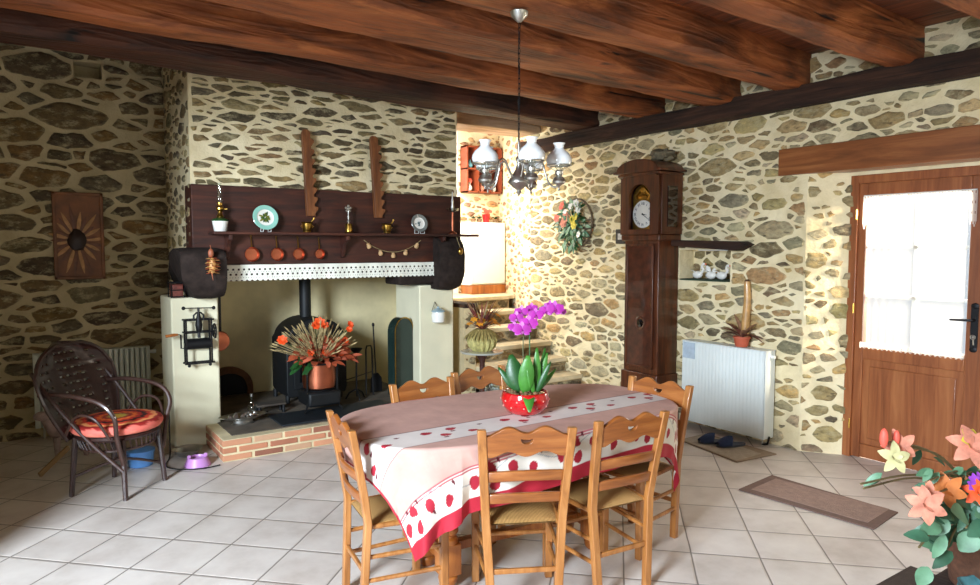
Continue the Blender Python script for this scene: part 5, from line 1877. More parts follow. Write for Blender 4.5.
# tall horn vase and bromeliad in a terracotta pot on the radiator
t = thing('potted_bromeliad', 'reddish brown dried bromeliad in terracotta pot on the white radiator', 'potted plant', (4.74, 3.34, 0.752))
c = (4.735, 3.34, 0.752)
MB().lathe([(0.0, 0), (0.044, 0), (0.050, 0.01), (0.062, 0.065), (0.068, 0.068), (0.066, 0.082), (0.055, 0.082), (0.05, 0.07), (0, 0.068)], c, 28).build('pot', TERRA, t)
rr = random.Random(8)
mb = MB()
for k in range(22):
    a = 2 * PI * k / 22 + rr.uniform(-.1, .1)
    el = rr.uniform(0.2, 1.5)
    mb.leaf((c[0] + 0.01 * math.cos(a), c[1] + 0.01 * math.sin(a), 0.83), (math.cos(a) * 0.45 - 0.35, math.sin(a), el), (0, 0, 1), rr.uniform(0.13, 0.21), 0.034, rr.uniform(0.2, 0.6), k % 2, fold=0.4, seg=7)
mb.build('leaves', [plain('maroon_leaf', C(116, 66, 52), 0.6, var=0.35, vs=20), plain('brown_leaf', C(150, 112, 84), 0.7, var=0.3, vs=20)], t)
mb = MB()
for s_ in (-1, 1):
    mb.leaf((4.73, 3.34 + s_ * 0.04, 0.845), (-0.15, s_, 0.1), (0, 0, 1), 0.17, 0.07, 0.15, fold=0.1)
mb.build('broad_leaves', plain('dark_maroon_leaf', C(96, 52, 44), 0.6, var=0.3), t)
t = thing('horn_vase', 'tall curved yellow brown horn standing behind the bromeliad', 'horn', (4.79, 3.36, 0.76))
MB().tube(spline([(4.785, 3.345, 0.83), (4.785, 3.34, 0.98), (4.79, 3.335, 1.12), (4.795, 3.345, 1.27)]), [0.036 - 0.0006 * k for k in range(19)], 14).build('horn_body', plain('polished_horn', C(190, 146, 90), 0.35, var=0.35, vs=12, coat=0.4), t)
MB().tube([(4.795, 3.345, 1.262), (4.797, 3.35, 1.285)], [0.026, 0.014], 14).build('horn_tip', plain('dark_horn', C(90, 60, 40), 0.4), t)

# hanging flower arrangement on the right wall
t = thing('wall_flower_arrangement', 'wicker wall basket of coral, yellow and white flowers left of the clock', 'flowers', (4.75, 5.38, 1.8))
cy0, cz0 = 5.38, 1.80
mb = MB()
for k in range(10):
    r_ = 0.27
    z = 1.55 + 0.03 * k
    mb.tube([(4.80 - 0.06 * math.sin(PI * q / 12), cy0 + 0.20 * math.cos(PI * q / 12), z) for q in range(13)], 0.006, 5)
mb.tube([(4.785, cy0 + 0.24 * math.cos(a), 1.79 + 0.25 * math.sin(a)) for a in [2 * PI * k / 40 for k in range(40)]], 0.010, 6, closed=True)
mb.build('wicker_ring', plain('grey_wicker', C(110, 92, 70), 0.8, var=0.3), t)
rr = random.Random(31)
mb = MB()
for k in range(150):
    a = rr.uniform(0, 2 * PI)
    q = rr.uniform(0, 0.2) ** 1.0
    y, z = cy0 + q * 1.0 * math.cos(a), 1.77 + q * 1.15 * math.sin(a)
    mb.leaf((4.74 - rr.uniform(0, .04), y, z), (rr.uniform(-.7, -.1), math.cos(a) + rr.uniform(-.5, .5), math.sin(a) - 0.3 + rr.uniform(-.5, .5)), (-1, 0, 0.3), rr.uniform(.06, .11), .035, .3, k % 2)
mb.build('foliage', [DGREEN, GGREEN], t)
FL = [(0.12, 0.17, PINKRED, .05), (0.20, 0.05, PINKRED, .05), (0.05, 0.05, SALMON, .055), (0.09, -0.01, SALMON, .05), (-0.05, 0.02, YELLOW, .05), (-0.10, 0.05, YELLOW, .045), (-0.07, -0.04, YELLOW, .04),
      (-0.10, 0.19, CERAMIC, .04), (-0.02, 0.16, CERAMIC, .035), (-0.14, -0.13, CERAMIC, .035), (0.07, 0.11, CERAMIC, .03), (-0.13, 0.12, CERAMIC, .035)]
for dy_, dz_, m_, s_ in FL:
    mb = MB()
    for q in range(2):
        mb.flower((4.69, cy0 + dy_, 1.80 + dz_), (-1, rr.uniform(-.3, .3), rr.uniform(0, .3)), s_ * (1 - .3 * q), 6, .9, 0, rot=q, droop=.15)
    mb.build('blossom', m_, t)

# ------------------------------------------------------------------ landing: wall cubby, white cabinet, pots
t = thing('cubby_shelf', 'red brown wooden cubby shelf on the sunlit stair wall', 'shelf', (4.8, 7.2, 2.4))
RB = plain('red_brown_wood', C(128, 58, 32), 0.5, var=0.2, vs=8)
mb = MB()
x0, x1 = 4.53, 5.05
for z in (2.21, 2.49, 2.76):
    mb.box(x0, x1, 7.08, 7.235, z, z + 0.018)
for x in (x0, 4.69, 4.87, x1 - 0.016):
    mb.box(x, x + 0.016, 7.08, 7.235, 2.21, 2.775)
mb.box(x0, x1, 7.228, 7.238, 2.21, 2.775)
mb.build('frame', RB, t)
VC = [(4.60, 2.228, 'white vase with a red flower in the lowest left cubby', CERAMIC), (4.78, 2.228, 'pale pink pot in the lowest middle cubby', SALMON), (4.96, 2.228, 'pale bowl in the lowest right cubby', CERAMIC), (4.61, 2.508, 'blue grey bowl in the upper left cubby', TEAL)]
for x, z, lab, m_ in VC:
    t = thing('small_vase', lab, 'vase', (x, 7.15, z))
    MB().lathe([(0.0, 0), (0.022, 0), (0.04, 0.03), (0.036, 0.06), (0.018, 0.085), (0.022, 0.10), (0.0, 0.098)], (x, 7.15, z), 16).build('vase_body', m_, t)
    if 'flower' in lab:
        MB().flower((x, 7.13, z + 0.13), (0, -1, .4), .035, 6, .9).build('blossom', PINKRED, t)
        MB().tube([(x, 7.15, z + .095), (x, 7.13, z + .13)], .003, 5).build('stem', DGREEN, t)
t = thing('white_cabinet', 'plain white cabinet on brown plinth standing on the bright landing', 'cabinet', (4.78, 7.0, 0.965))
MB().box(4.515, 5.04, 7.00, 7.235, 1.075, 1.845).build('body', WHITEMETAL, t, bevel=0.006)
MB().box(4.525, 5.03, 6.985, 7.0, 1.09, 1.83).build('door', WHITEMETAL, t, bevel=0.004)
MB().box(4.535, 5.05, 6.98, 7.235, 0.968, 1.075).build('plinth', OAK, t, bevel=0.004)
t = thing('red_pot', 'bright red pot with red flowers on top of the white cabinet', 'potted plant', (4.82, 7.10, 1.847))
MB().lathe([(0, 0), (0.036, 0), (0.05, 0.09), (0.054, 0.10), (0.045, 0.10), (0, 0.085)], (4.82, 7.10, 1.847), 20).build('pot', plain('red_pot_enamel', C(206, 26, 30), 0.4), t)
mb = MB()
rr = random.Random(3)
for k in range(7):
    mb.flower((4.82 + rr.uniform(-.05, .05), 7.08, 1.847 + rr.uniform(.11, .17)), (0, -1, .6), .03, 5, .9, rot=k)
mb.build('flowers', PINKRED, t)
for x, lab in ((4.63, 'small green plant left of the red pot on the white cabinet'), (4.72, 'small green plant touching the left of the red pot'), (4.96, 'small green plant right of the red pot on the white cabinet')):
    t = thing('little_plant', lab, 'potted plant', (x, 7.10, 1.847))
    MB().lathe([(0, 0), (0.026, 0), (0.034, 0.045), (0, 0.042)], (x, 7.10, 1.847), 14).build('pot', EARTH, t)
    mb = MB()
    for k in range(12):
        a = k * 2.4
        mb.leaf((x, 7.10, 1.885), (math.cos(a), math.sin(a), 1.0), (0, 0, 1), 0.07, 0.025, 0.3)
    mb.build('leaves', DGREEN, t)

# ------------------------------------------------------------------ pedestal with dried flower basket
px_, py_ = 3.285, 4.90
t = thing('pedestal_table', 'small round topped dark pedestal in front of the stone steps', 'table', (px_, py_, 0))
MB().lathe([(0, 0.632), (0.185, 0.632), (0.190, 0.640), (0.185, 0.647), (0, 0.647)], (px_, py_, 0), 36).build('top', GLASSG if False else plain('grey_marble_top', C(168, 168, 158), 0.2, coat=0.5), t)
MB().lathe([(0.05, 0.06), (0.026, 0.12), (0.022, 0.3), (0.034, 0.36), (0.022, 0.42), (0.024, 0.56), (0.06, 0.63)], (px_, py_, 0), 16).build('column', MANTEL, t)
for k in range(3):
    a = 2 * PI * k / 3 + 0.5
    MB().tube(spline([(px_ + 0.02 * math.cos(a), py_ + 0.02 * math.sin(a), 0.14), (px_ + 0.10 * math.cos(a), py_ + 0.10 * math.sin(a), 0.11), (px_ + 0.17 * math.cos(a), py_ + 0.17 * math.sin(a), 0.015)]), 0.014, 8).build('foot', MANTEL, t)
t = thing('dried_flower_basket', 'gourd shaped straw basket with dried orange and brown flowers on pedestal', 'flowers', (px_, py_, 0.648))
mb = MB()
mb.lathe([(0.0, 0.0), (0.08, 0.0), (0.115, 0.04), (0.125, 0.09), (0.10, 0.15), (0.05, 0.18), (0, 0.17)], (px_, py_, 0.648), 60, wob=lambda q, z: 1 + 0.07 * math.cos(q * 15))
mb.build('basket', plain('straw_green', C(170, 160, 100), 0.8, var=0.35, vs=40), t)
rr = random.Random(17)
mb = MB()
for k in range(26):
    a = 2 * PI * k / 26
    mb.leaf((px_ + .05 * math.cos(a), py_ + .05 * math.sin(a), 0.84), (math.cos(a), math.sin(a), -0.5), (math.cos(a), math.sin(a), 1), 0.15, 0.022, 0.25, fold=.5)
mb.build('hanging_pods', plain('olive_pods', C(150, 132, 76), 0.7, var=0.3, vs=30), t)
mb = MB()
for k in range(90):
    a = rr.uniform(0, 2 * PI)
    el = rr.uniform(.3, 3)
    mb.leaf((px_, py_, 0.83), (math.cos(a), math.sin(a), el), (0, 0, 1), rr.uniform(.14, .30) * (1 if el > 1.2 else .75), rr.uniform(.014, .03), rr.uniform(-.1, .3), k % 3, fold=.3)
for k in range(26):
    a = rr.uniform(0, 2 * PI)
    p = (px_ + rr.uniform(-.13, .13), py_ + rr.uniform(-.08, .05), .92 + rr.uniform(-.04, .06))
    mb.flower(p, (p[0] - px_, p[1] - py_ - .1, .3), .035, 6, .7, 3)
mb.build('dried_flowers', [plain('brown_bract', C(140, 80, 60), 0.8, var=.3), plain('maroon_bract', C(110, 48, 48), 0.8, var=.3), STRAW, plain('amber_petal', C(224, 150, 40), 0.7, var=.3, vs=40)], t)
t = thing('low_stand', 'low dark stand under the glass bowl of pebbles beside the stone steps', 'stand', (3.47, 5.02, 0))
MB().lathe([(0, 0.18), (0.13, 0.18), (0.135, 0.19), (0.13, 0.20), (0, 0.20)], (3.47, 5.02, 0), 28).build('top', MANTEL, t)
for k in range(3):
    a = 2 * PI * k / 3
    MB().tube([(3.47 + .09 * math.cos(a), 5.02 + .09 * math.sin(a), 0.18), (3.47 + .11 * math.cos(a), 5.02 + .11 * math.sin(a), 0.0)], 0.012, 8).build('leg', MANTEL, t)
t = thing('glass_bowl', 'round glass bowl', 'bowl', (3.47, 5.02, 0.203))
c = (3.60, 4.98, 0.0)
MB().lathe([(0.0, 0.0), (0.06, 0), (0.115, 0.05), (0.135, 0.11), (0.125, 0.17), (0.09, 0.215), (0.095, 0.225)], (3.47, 5.02, 0.203), 28).build('bowl', GLASSG, t)
mb = MB()
rr = random.Random(6)
for k in range(40):
    a, q = rr.uniform(0, 6.28), rr.uniform(0, .085)
    mb.ell((3.47 + q * math.cos(a), 5.02 + q * math.sin(a), rr.uniform(.23, .33)), (rr.uniform(.015, .024), rr.uniform(.012, .02), rr.uniform(.01, .015)), 8, 6, wob=.3)
mb.build('pebbles', plain('pale_pebble', C(186, 190, 180), 0.6, var=.3, vs=30), t)
t['label'] = 'round glass bowl with pale pebbles seen behind the back chair before the steps'

# ------------------------------------------------------------------ dining table
TC = Vector((2.005, 2.69, 0))
TA, TB_, TE = 0.84, 0.45, 3.3
TH = R(-6)      # the table stands slightly askew
MT = Matrix.Translation(TC) @ Matrix.Rotation(TH, 4, 'Z')
t = thing('dining_table', 'oval wooden dining table with thick turned legs', 'table', TC)


def oval(a, A=TA, B=TB_, e=TE):
    c_, s_ = math.cos(a), math.sin(a)
    return (math.copysign(abs(c_) ** (2 / e), c_) * A, math.copysign(abs(s_) ** (2 / e), s_) * B)


ov = [oval(2 * PI * k / 96) for k in range(96)]
mb = MB()
vs = [MT @ Vector((x * 0.985, y * 0.985, z)) for z in (0.708, 0.737) for x, y in ov]
mb.add(vs, [tuple(range(95, -1, -1)), tuple(range(96, 192))] + [(k, (k + 1) % 96, 96 + (k + 1) % 96, 96 + k) for k in range(96)])
mb.build('table_top', OAK, t)
mb = MB()
for y in (-0.16, 0.16):
    mb.box(-0.48, 0.44, y - 0.012, y + 0.012, 0.61, 0.708, 0, MT)
for x in (-0.48, 0.44):
    mb.box(x - 0.012, x + 0.012, -0.16, 0.16, 0.61, 0.708, 0, MT)
mb.build('apron', OAK, t, bevel=0.003)
LEGS = [(-0.43, -0.12), (0.39, -0.12), (-0.43, 0.12), (0.39, 0.12)]
for x, y in LEGS:
    mb = MB()
    mb.box(x - 0.047, x + 0.047, y - 0.047, y + 0.047, 0.58, 0.708)
    mb.lathe([(0.046, 0.58), (0.03, 0.57), (0.046, 0.55), (0.03, 0.53), (0.046, 0.47), (0.056, 0.40), (0.046, 0.33), (0.032, 0.29), (0.048, 0.275), (0.048, 0.255), (0.034, 0.24), (0.046, 0.225), (0.046, 0.20)], (x, y, 0), 24)
    mb.box(x - 0.047, x + 0.047, y - 0.047, y + 0.047, 0.06, 0.205)
    mb.lathe([(0.03, 0.0), (0.042, 0.02), (0.046, 0.045), (0.034, 0.062)], (x, y, 0), 20)
    mb.v = [tuple(MT @ Vector(p)) for p in mb.v]
    mb.build('leg', OAK, t, bevel=0.004)
mb = MB()
for x in (-0.43, 0.39):
    mb.box(x - 0.022, x + 0.022, -0.08, 0.08, 0.10, 0.155, 0, MT)
mb.box(-0.41, 0.37, -0.022, 0.022, 0.105, 0.15, 0, MT)
mb.build('stretcher', OAK, t, bevel=0.004)

# tops of the two rear posts of each chair (left, right seen from behind), as (x, y)
CHS = [((1.489, 2.237), (1.828, 2.059), 'rush seated wooden dining chair at the table front, nearer the fireplace end'),
       ((1.982, 2.069), (2.338, 2.036), 'rush seated wooden dining chair at the table front, nearer the front door'),
       ((1.975, 3.27), (1.607, 3.250), 'dining chair behind the table with its back towards the fireplace screen'),
       ((2.432, 3.408), (2.053, 3.364), 'dining chair behind the table with its back towards the stone steps'),
       ((2.880, 2.350), (2.840, 2.693), 'dining chair at the right end of the table towards the clock'),
       ((1.115, 2.880), (1.065, 2.530), 'dining chair at the left end of the table, seen from its side')]

# tablecloth: a printed rectangle draped over the oval; u runs along the room's x, v along y
CW, CH, CU0, CU1 = 1.1, 0.68, -1.0, 1.10          # half sizes of the cloth
RED, WHT, PNK, BGE = C(168, 22, 44), C(226, 220, 208), C(192, 152, 140), C(222, 206, 186)


def pattern_leaves():
    L_ = []
    rr = random.Random(40)
    # border branch motif, repeated along the two long borders
    for side in (-1, 1):
        for k in range(5):
            u0 = -0.98 + k * 0.43
            for du, dv, s_, an in ((0.02, 0.060, .033, 100), (0.095, 0.105, .031, 40), (0.105, 0.035, .030, 300), (0.20, 0.075, .034, 80), (0.30, 0.045, .028, 120)):
                L_.append((u0 + du, side * (CH - 0.07 - dv), s_, s_ * .72, R(an) * side, 0))
            for du, dv in ((0.055, 0.13), (0.135, 0.13), (0.21, 0.04), (0.345, 0.11)):
                L_.append((u0 + du, side * (CH - 0.07 - dv), .014, .007, R(70 * side), 1))
    # centre band
    u0 = -1.0
    while u0 < 1.0:
        for du, dv, s_, an in ((0.0, 0.035, .028, 5), (0.065, -0.025, .027, -8), (0.13, 0.045, .027, 10), (0.20, -0.03, .024, 0)):
            L_.append((u0 + du, -0.165 + dv, s_, s_ * .68, R(an), 0))
        for du, dv in ((0.05, -0.055), (0.12, 0.01), (0.28, 0.04)):
            L_.append((u0 + du, -0.165 + dv, .014, .007, 0, 1))
        u0 += 0.42
    return L_


NU_, NV_ = 460, 310
uu, vv = np.meshgrid(np.linspace(CU0, CU1, NU_ + 1), np.linspace(-CH, CH - 0.11, NV_ + 1))
def lin(c_):
    return np.array(c_[:3])


colr = np.zeros(uu.shape + (3,))
mott = np.array([[mn.noise(Vector((a * 9, b_ * 9, 3))) * .6 + mn.noise(Vector((a * 30, b_ * 30, 1))) * .4 for a in uu[0, ::4]] for b_ in vv[::4, 0]])
mott = np.kron(mott, np.ones((4, 4)))[:uu.shape[0], :uu.shape[1]]
mott = np.pad(mott, ((0, uu.shape[0] - mott.shape[0]), (0, uu.shape[1] - mott.shape[1])), mode='edge')
colr[:] = lin(PNK)
w_end = np.clip((np.abs(uu) - 0.80) / 0.10, 0, 1)[..., None] * 0.0
colr = colr * (1 + 0.16 * mott[..., None])
av = np.abs(vv)
VB = 0.470
border = av > VB
colr[border] = lin(WHT)
for a, b_ in ((VB - 0.002, VB + 0.006), (VB + 0.012, VB + 0.017)):
    colr[(av > a) & (av < b_)] = lin(C(176, 90, 96))
band = (vv > -0.265) & (vv < -0.065)
colr[band] = lin(C(216, 206, 200))
for a in (-0.265, -0.065):
    colr[(np.abs(vv - a) < 0.003)] = lin(C(120, 84, 84))
# thin curving twigs
tw = (np.abs(av - (CH - 0.07 - 0.095 - 0.035 * np.sin(uu * 14.6))) < 0.0022) & border
colr[tw] = lin(C(160, 164, 166))
for (a, b_, r1, r2, an, kd) in pattern_leaves():
    dx_, dy_ = uu - a, vv - b_
    p_, q_ = dx_ * math.cos(an) + dy_ * math.sin(an), -dx_ * math.sin(an) + dy_ * math.cos(an)
    inside = (np.abs(p_ / r1) ** 2.0 + (np.abs(q_) / (r2 * (1 - 0.35 * p_ / r1))) ** 2) < 1
    colr[inside] = lin(C(160, 22, 44) if kd == 0 else C(96, 20, 34))
colr[av > CH - 0.068] = lin(RED)
colr[(uu > CU1 - 0.010) | (uu < CU0 + 0.010)] = lin(RED)
colr = np.clip(colr, 0, 1)

# closest point of the oval edge, for every cloth point outside it
dense = np.array([oval(2 * PI * k / 24000) for k in range(24001)])
sl_ = np.concatenate([[0], np.cumsum(np.hypot(*np.diff(dense, axis=0).T))])
tt_ = np.linspace(0, sl_[-1], 1800, endpoint=False)
edge_pts = np.stack([np.interp(tt_, sl_, dense[:, 0]), np.interp(tt_, sl_, dense[:, 1])], 1)
nx = np.sign(edge_pts[:, 0]) * np.abs(edge_pts[:, 0] / TA) ** (TE - 1) / TA
ny = np.sign(edge_pts[:, 1]) * np.abs(edge_pts[:, 1] / TB_) ** (TE - 1) / TB_
nl = np.hypot(nx, ny)
nx, ny = nx / nl, ny / nl
ct_, st_ = math.cos(TH), math.sin(TH)
UT, VT = uu * ct_ + vv * st_, -uu * st_ + vv * ct_     # cloth points in the table's own frame
inside = (np.abs(UT / TA) ** TE + np.abs(VT / TB_) ** TE) <= 1
X_, Y_, Z_ = UT.copy(), VT.copy(), np.full(uu.shape, 0.7415)
idx_out = np.argwhere(~inside)
PU, PV = UT[~inside], VT[~inside]
best = np.empty(len(PU), dtype=int)
for s_ in range(0, len(PU), 4000):
    d_ = (PU[s_:s_ + 4000, None] - edge_pts[None, :, 0]) ** 2 + (PV[s_:s_ + 4000, None] - edge_pts[None, :, 1]) ** 2
    best[s_:s_ + 4000] = d_.argmin(1)
bx, by, bnx, bny = edge_pts[best, 0], edge_pts[best, 1], nx[best], ny[best]
dd = np.hypot(PU - bx, PV - by)
seglen = np.concatenate([[0], np.cumsum(np.hypot(*np.diff(edge_pts, axis=0).T))])
sarc = seglen[best]
rr_ = 0.016
th = np.clip(dd / rr_, 0, PI / 2)
outw = rr_ * np.sin(th)
down = rr_ * (1 - np.cos(th)) + np.clip(dd - rr_ * PI / 2, 0, None)
corner = np.clip((dd - 0.22) / 0.25, 0, 1)
fold = (0.008 * np.sin(sarc * 21 + 1) + 0.006 * np.sin(sarc * 37 + 2.0) + 0.008 * np.sin(sarc * 9.0)) * np.clip(dd / 0.25, 0, 1.2)
fold += corner * 0.035 * np.sin(sarc * 52)
outw = outw + np.clip(fold, -0.012, 1) * np.clip(dd / 0.05, 0, 1)
X_[~inside] = bx + bnx * outw
Y_[~inside] = by + bny * outw
Z_[~inside] = 0.7415 - down
X_, Y_ = X_ * ct_ - Y_ * st_, X_ * st_ + Y_ * ct_
# the hanging cloth is held back by the chair backs pushed up to the table
for (a, b_, lab) in CHS:
    a, b_ = Vector((a[0], a[1], 0)), Vector((b_[0], b_[1], 0))
    m_, u = (a + b_) / 2, (b_ - a).normalized()
    f_ = Vector((-u.y, u.x, 0))
    lx = (X_ + TC.x - m_.x) * u.x + (Y_ + TC.y - m_.y) * u.y
    ly = (X_ + TC.x - m_.x) * f_.x + (Y_ + TC.y - m_.y) * f_.y
    lim = np.clip(0.07 - 0.07 * (np.clip(Z_ - 0.42, 0, 1) / 0.40) ** 1.15, 0, 1) + 0.028
    soft = np.clip((0.26 - np.abs(lx)) / 0.05, 0, 1)
    push = np.clip(lim - ly, 0, 0.12) * soft * (Z_ < 0.738) * (Z_ > 0.40)
    if abs(f_.y) > abs(f_.x):
        Y_ += push / f_.y
    else:
        X_ += push / f_.x
vs = np.stack([X_ + TC.x, Y_ + TC.y, Z_], -1).reshape(-1, 3)
mb = MB()
mb.v = [tuple(p) for p in vs]
W1 = NU_ + 1
mb.f = [(j * W1 + i, j * W1 + i + 1, (j + 1) * W1 + i + 1, (j + 1) * W1 + i) for j in range(NV_) for i in range(NU_)]
mb.m = [0] * len(mb.f)
cc_ = np.concatenate([colr.reshape(-1, 3), np.ones((colr.reshape(-1, 3).shape[0], 1))], 1)
o = mb.build('tablecloth', CLOTH, cols=cc_, loc=(TC.x, TC.y, 0.74), ang=180)
tag(o, 'pink and white tablecloth with red leaves and red hem on the oval table', 'tablecloth')


# ------------------------------------------------------------------ dining chairs (local frame: faces +y, origin on the floor)
def make_chair():
    t = thing('dining_chair', 'chair', 'chair', (0, 0, 0))
    Wb = 0.182
    ZT = 0.82

    def wz(z):
        return 0.136 + 0.048 * z / 0.82 if z < 0.3 else 0.1536 + 0.0314 * (z - 0.3) / 0.52

    def post_y(z):
        return -0.175 if z < 0.42 else -0.175 - 0.07 * ((z - 0.42) / 0.40) ** 1.15
    for s_ in (-1, 1):
        mb = MB()
        zz = [0, 0.2, 0.42, 0.52, 0.62, 0.72, ZT]
        mb.loft([(s_ * wz(a), post_y(a) - (0.02 * (1 - a / .42) if a < .42 else 0), a) for a in zz], 0.036, 0.030)
        mb.build('rear_post', CHAIRWOOD, t, bevel=0.004)
        MB().bar((s_ * 0.172, 0.155, 0), (s_ * 0.172, 0.155, 0.412), 0.034, 0.034, (1, 0, 0), 0.036, 0.036).build('front_leg', CHAIRWOOD, t, bevel=0.005)
    lean = math.atan2(0.07 * 1.1, 0.40)
    # wavy top rail with a heart shaped cut-out
    wI = Wb - 0.016
    up_ = []
    K = 40
    for k in range(K + 1):
        x = -wI + 2 * wI * k / K
        q = abs(x) / wI
        up_.append((x, 0.048 + 0.014 * math.cos(PI * (q - 0.45) / 0.45) - 0.012 * max(0, q - 0.8) / 0.2))
    lo_ = []
    for k in range(K + 1):
        x = wI - 2 * wI * k / K
        q = abs(x) / wI
        lo_.append((x, -0.052 + 0.012 * math.cos(PI * (q - 0.45) / 0.45)))
    heart = []
    for k in range(20):
        a = 2 * PI * k / 20
        heart.append((0.032 * math.sin(a) * (1 + 0.15 * math.cos(2 * a)), 0.006 + 0.012 * math.cos(a) - 0.004 * math.cos(2 * a) * 1.6))
    zc = 0.765
    M = Matrix.Translation((0, post_y(zc) - 0.0, zc)) @ Matrix.Rotation(R(90), 4, 'X') @ Matrix.Rotation(lean, 4, 'X')
    outlines('top_rail', [up_ + lo_, heart], 0.015, CHAIRSLAT, t, M, 0.002)
    for zc, hh in ((0.612, 0.044), (0.515, 0.042)):
        mb = MB()

        def sl(u, v_, zc=zc, hh=hh):
            wl = wz(zc) - 0.014
            x = -wl + 2 * wl * u
            arc = 0.022 * (1 - (2 * u - 1) ** 2)
            z = zc + (v_ - .5) * hh + 0.010 * (1 - (2 * u - 1) ** 2)
            return (x, post_y(z) - arc, z)
        mb.sheet(sl, 16, 2)
        mb.build('back_slat', CHAIRSLAT, t, solid=0.014, bevel=0.003)
    # rush seat
    mb = MB()

    def seat_pt(u, v_):
        y = -0.165 + 0.345 * v_
        wx = 0.150 + 0.034 * v_
        x = (2 * u - 1) * wx
        e_ = min(1, 4.5 * min(u, 1 - u)) * min(1, 4.5 * min(v_, 1 - v_))
        return (x, y, 0.400 + 0.022 * math.sqrt(e_) - 0.006 * e_ * (1 - abs(2 * u - 1)))
    mb.sheet(seat_pt, 24, 24)
    mb.sheet(lambda u, v_: (lambda p: (p[0], p[1], 0.800 - p[2] - 0.004))(seat_pt(1 - u, v_)), 24, 24)
    mb.build('seat', RUSH, t, ang=80)
    mb = MB()
    mb.tube([(-0.172, 0.172, 0.398), (0.172, 0.172, 0.398)], 0.012, 8)
    for s_ in (-1, 1):
        mb.tube([(s_ * 0.150, -0.17, 0.398), (s_ * 0.176, 0.165, 0.398)], 0.012, 8)
    mb.build('seat_rail', CHAIRWOOD, t)
    for z in (0.17, 0.27):
        for s_ in (-1, 1):
            MB().tube([(s_ * 0.150, -0.18, z), (s_ * 0.172, 0.155, z)], 0.010, 8).build('stretcher', CHAIRWOOD, t)
    for z in (0.22, 0.33):
        MB().tube([(-0.172, 0.155, z), (0.172, 0.155, z)], 0.010, 8).build('stretcher', CHAIRWOOD, t)
    MB().bar((-0.15, -0.186, 0.205), (0.15, -0.186, 0.205), 0.014, 0.022, (0, 1, 0)).build('stretcher', CHAIRWOOD, t, bevel=0.003)
    return t


proto = make_chair()
src = proto
for i_, (a, b_, lab) in enumerate(CHS):
    a, b_ = Vector((a[0], a[1], 0)), Vector((b_[0], b_[1], 0))
    m_ = (a + b_) / 2
    u = (b_ - a).normalized()
    fwd = Vector((-u.y, u.x, 0))
    rz = math.atan2(-fwd.x, fwd.y)
    o_ = m_ + fwd * 0.245
    if i_ == 0:
        proto.location = (o_.x, o_.y, 0)
        proto.rotation_euler = (0, 0, rz)
        proto['label'] = lab
        proto['group'] = 'dining chairs around the oval table'
    else:
        dup(proto, (o_.x, o_.y, 0), rz, lab)

# ------------------------------------------------------------------ orchid
OX, OY, OZ = 2.01, 2.62, 0.7425
t = thing('potted_orchid', 'magenta orchid in a glossy red dotted bowl on the table', 'potted plant', (OX, OY, OZ))
pot = MB().lathe([(0.0, 0), (0.070, 0), (0.088, 0.006), (0.114, 0.042), (0.120, 0.074), (0.110, 0.102), (0.102, 0.106), (0.098, 0.098), (0.0, 0.092)], (OX, OY, OZ), 44).build('bowl', REDGLAZE, t)
mb = MB()
for ring, (r_, z_, n_) in enumerate(((0.1125, 0.042, 11), (0.1185, 0.072, 11))):
    for k in range(n_):
        a = 2 * PI * (k + .5 * ring) / n_
        mb.ell((OX + r_ * math.cos(a), OY + r_ * math.sin(a), OZ + z_), (0.0045, 0.0045, 0.0045), 8, 6)
mb.build('raised_dots', plain('pink_dot_glaze', C(236, 150, 140), 0.15, coat=0.8), pot)
mb = MB()
rr = random.Random(14)
for k in range(60):
    a, q = rr.uniform(0, 6.28), 0.088 * math.sqrt(rr.random())
    mb.ell((OX + q * math.cos(a), OY + q * math.sin(a), OZ + 0.098 + rr.uniform(0, .008)), (rr.uniform(.008, .016), rr.uniform(.006, .012), .008), 6, 5, wob=.5)
mb.build('bark', EARTH, t)
CR = Vector((math.cos(R(34.5)), -math.sin(R(34.5)), 0))   # along the table towards the clock side
CF = Vector((math.sin(R(34.5)), math.cos(R(34.5)), 0))
b0 = Vector((OX, OY, OZ + 0.095))
LVW = .72
LV = [(-0.03, 0.0, (-0.22, 0.1, 1), .19, .12, .12, 1), (-0.005, -0.02, (0.08, -0.1, 1), .19, .105, .05, 0), (-0.04, 0.02, (-0.55, 0, .75), .15, .05, .25, 1), (0.01, -0.05, (-0.0, -0.9, .2), .12, .075, 1.1, 0),
      (0.055, 0.0, (0.0, 0, 1), .22, .055, .05, 0), (0.06, 0.0, (0.25, .1, 1), .20, .045, .15, 0), (0.05, -0.02, (0.42, -.2, 1), .17, .04, .3, 1), (0.07, 0.02, (0.15, .3, 1), .22, .045, .1, 0), (0.05, 0.0, (0.5, 0, .6), .15, .035, .6, 0), (0.04, -.02, (-.25, -.2, 1), .13, .04, .2, 0)]
for dx_, df_, d_, ln, wd, dr, m_ in LV:
    d3 = CR * d_[0] + CF * d_[1] + Vector((0, 0, d_[2]))
    MB().leaf(b0 + CR * dx_ + CF * df_, d3, -CF + Vector((0, 0, .3)), ln, wd * LVW, dr * .6, 0, fold=0.25, seg=8, tip=0.1).build('leaf', DGREEN if m_ else GREEN, t, solid=0.002)
st1 = spline([b0 + CR * .0, b0 + CR * -.012 + Vector((0, 0, .2)), b0 + CR * -.01 + Vector((0, 0, .31)), b0 + CR * -.03 - CF * .03 + Vector((0, 0, .37))])
st2 = spline([b0 + CR * .02, b0 + CR * .02 + Vector((0, 0, .2)), b0 + CR * .025 + Vector((0, 0, .36)), b0 + CR * .08 - CF * .02 + Vector((0, 0, .425)), b0 + CR * .14 - CF * .04 + Vector((0, 0, .43))])
for s_ in (st1, st2):
    MB().tube(s_, 0.0032, 6).build('flower_stem', plain('stem_brown_green', C(84, 84, 50), 0.6) if s_ is st1 else DGREEN, t)


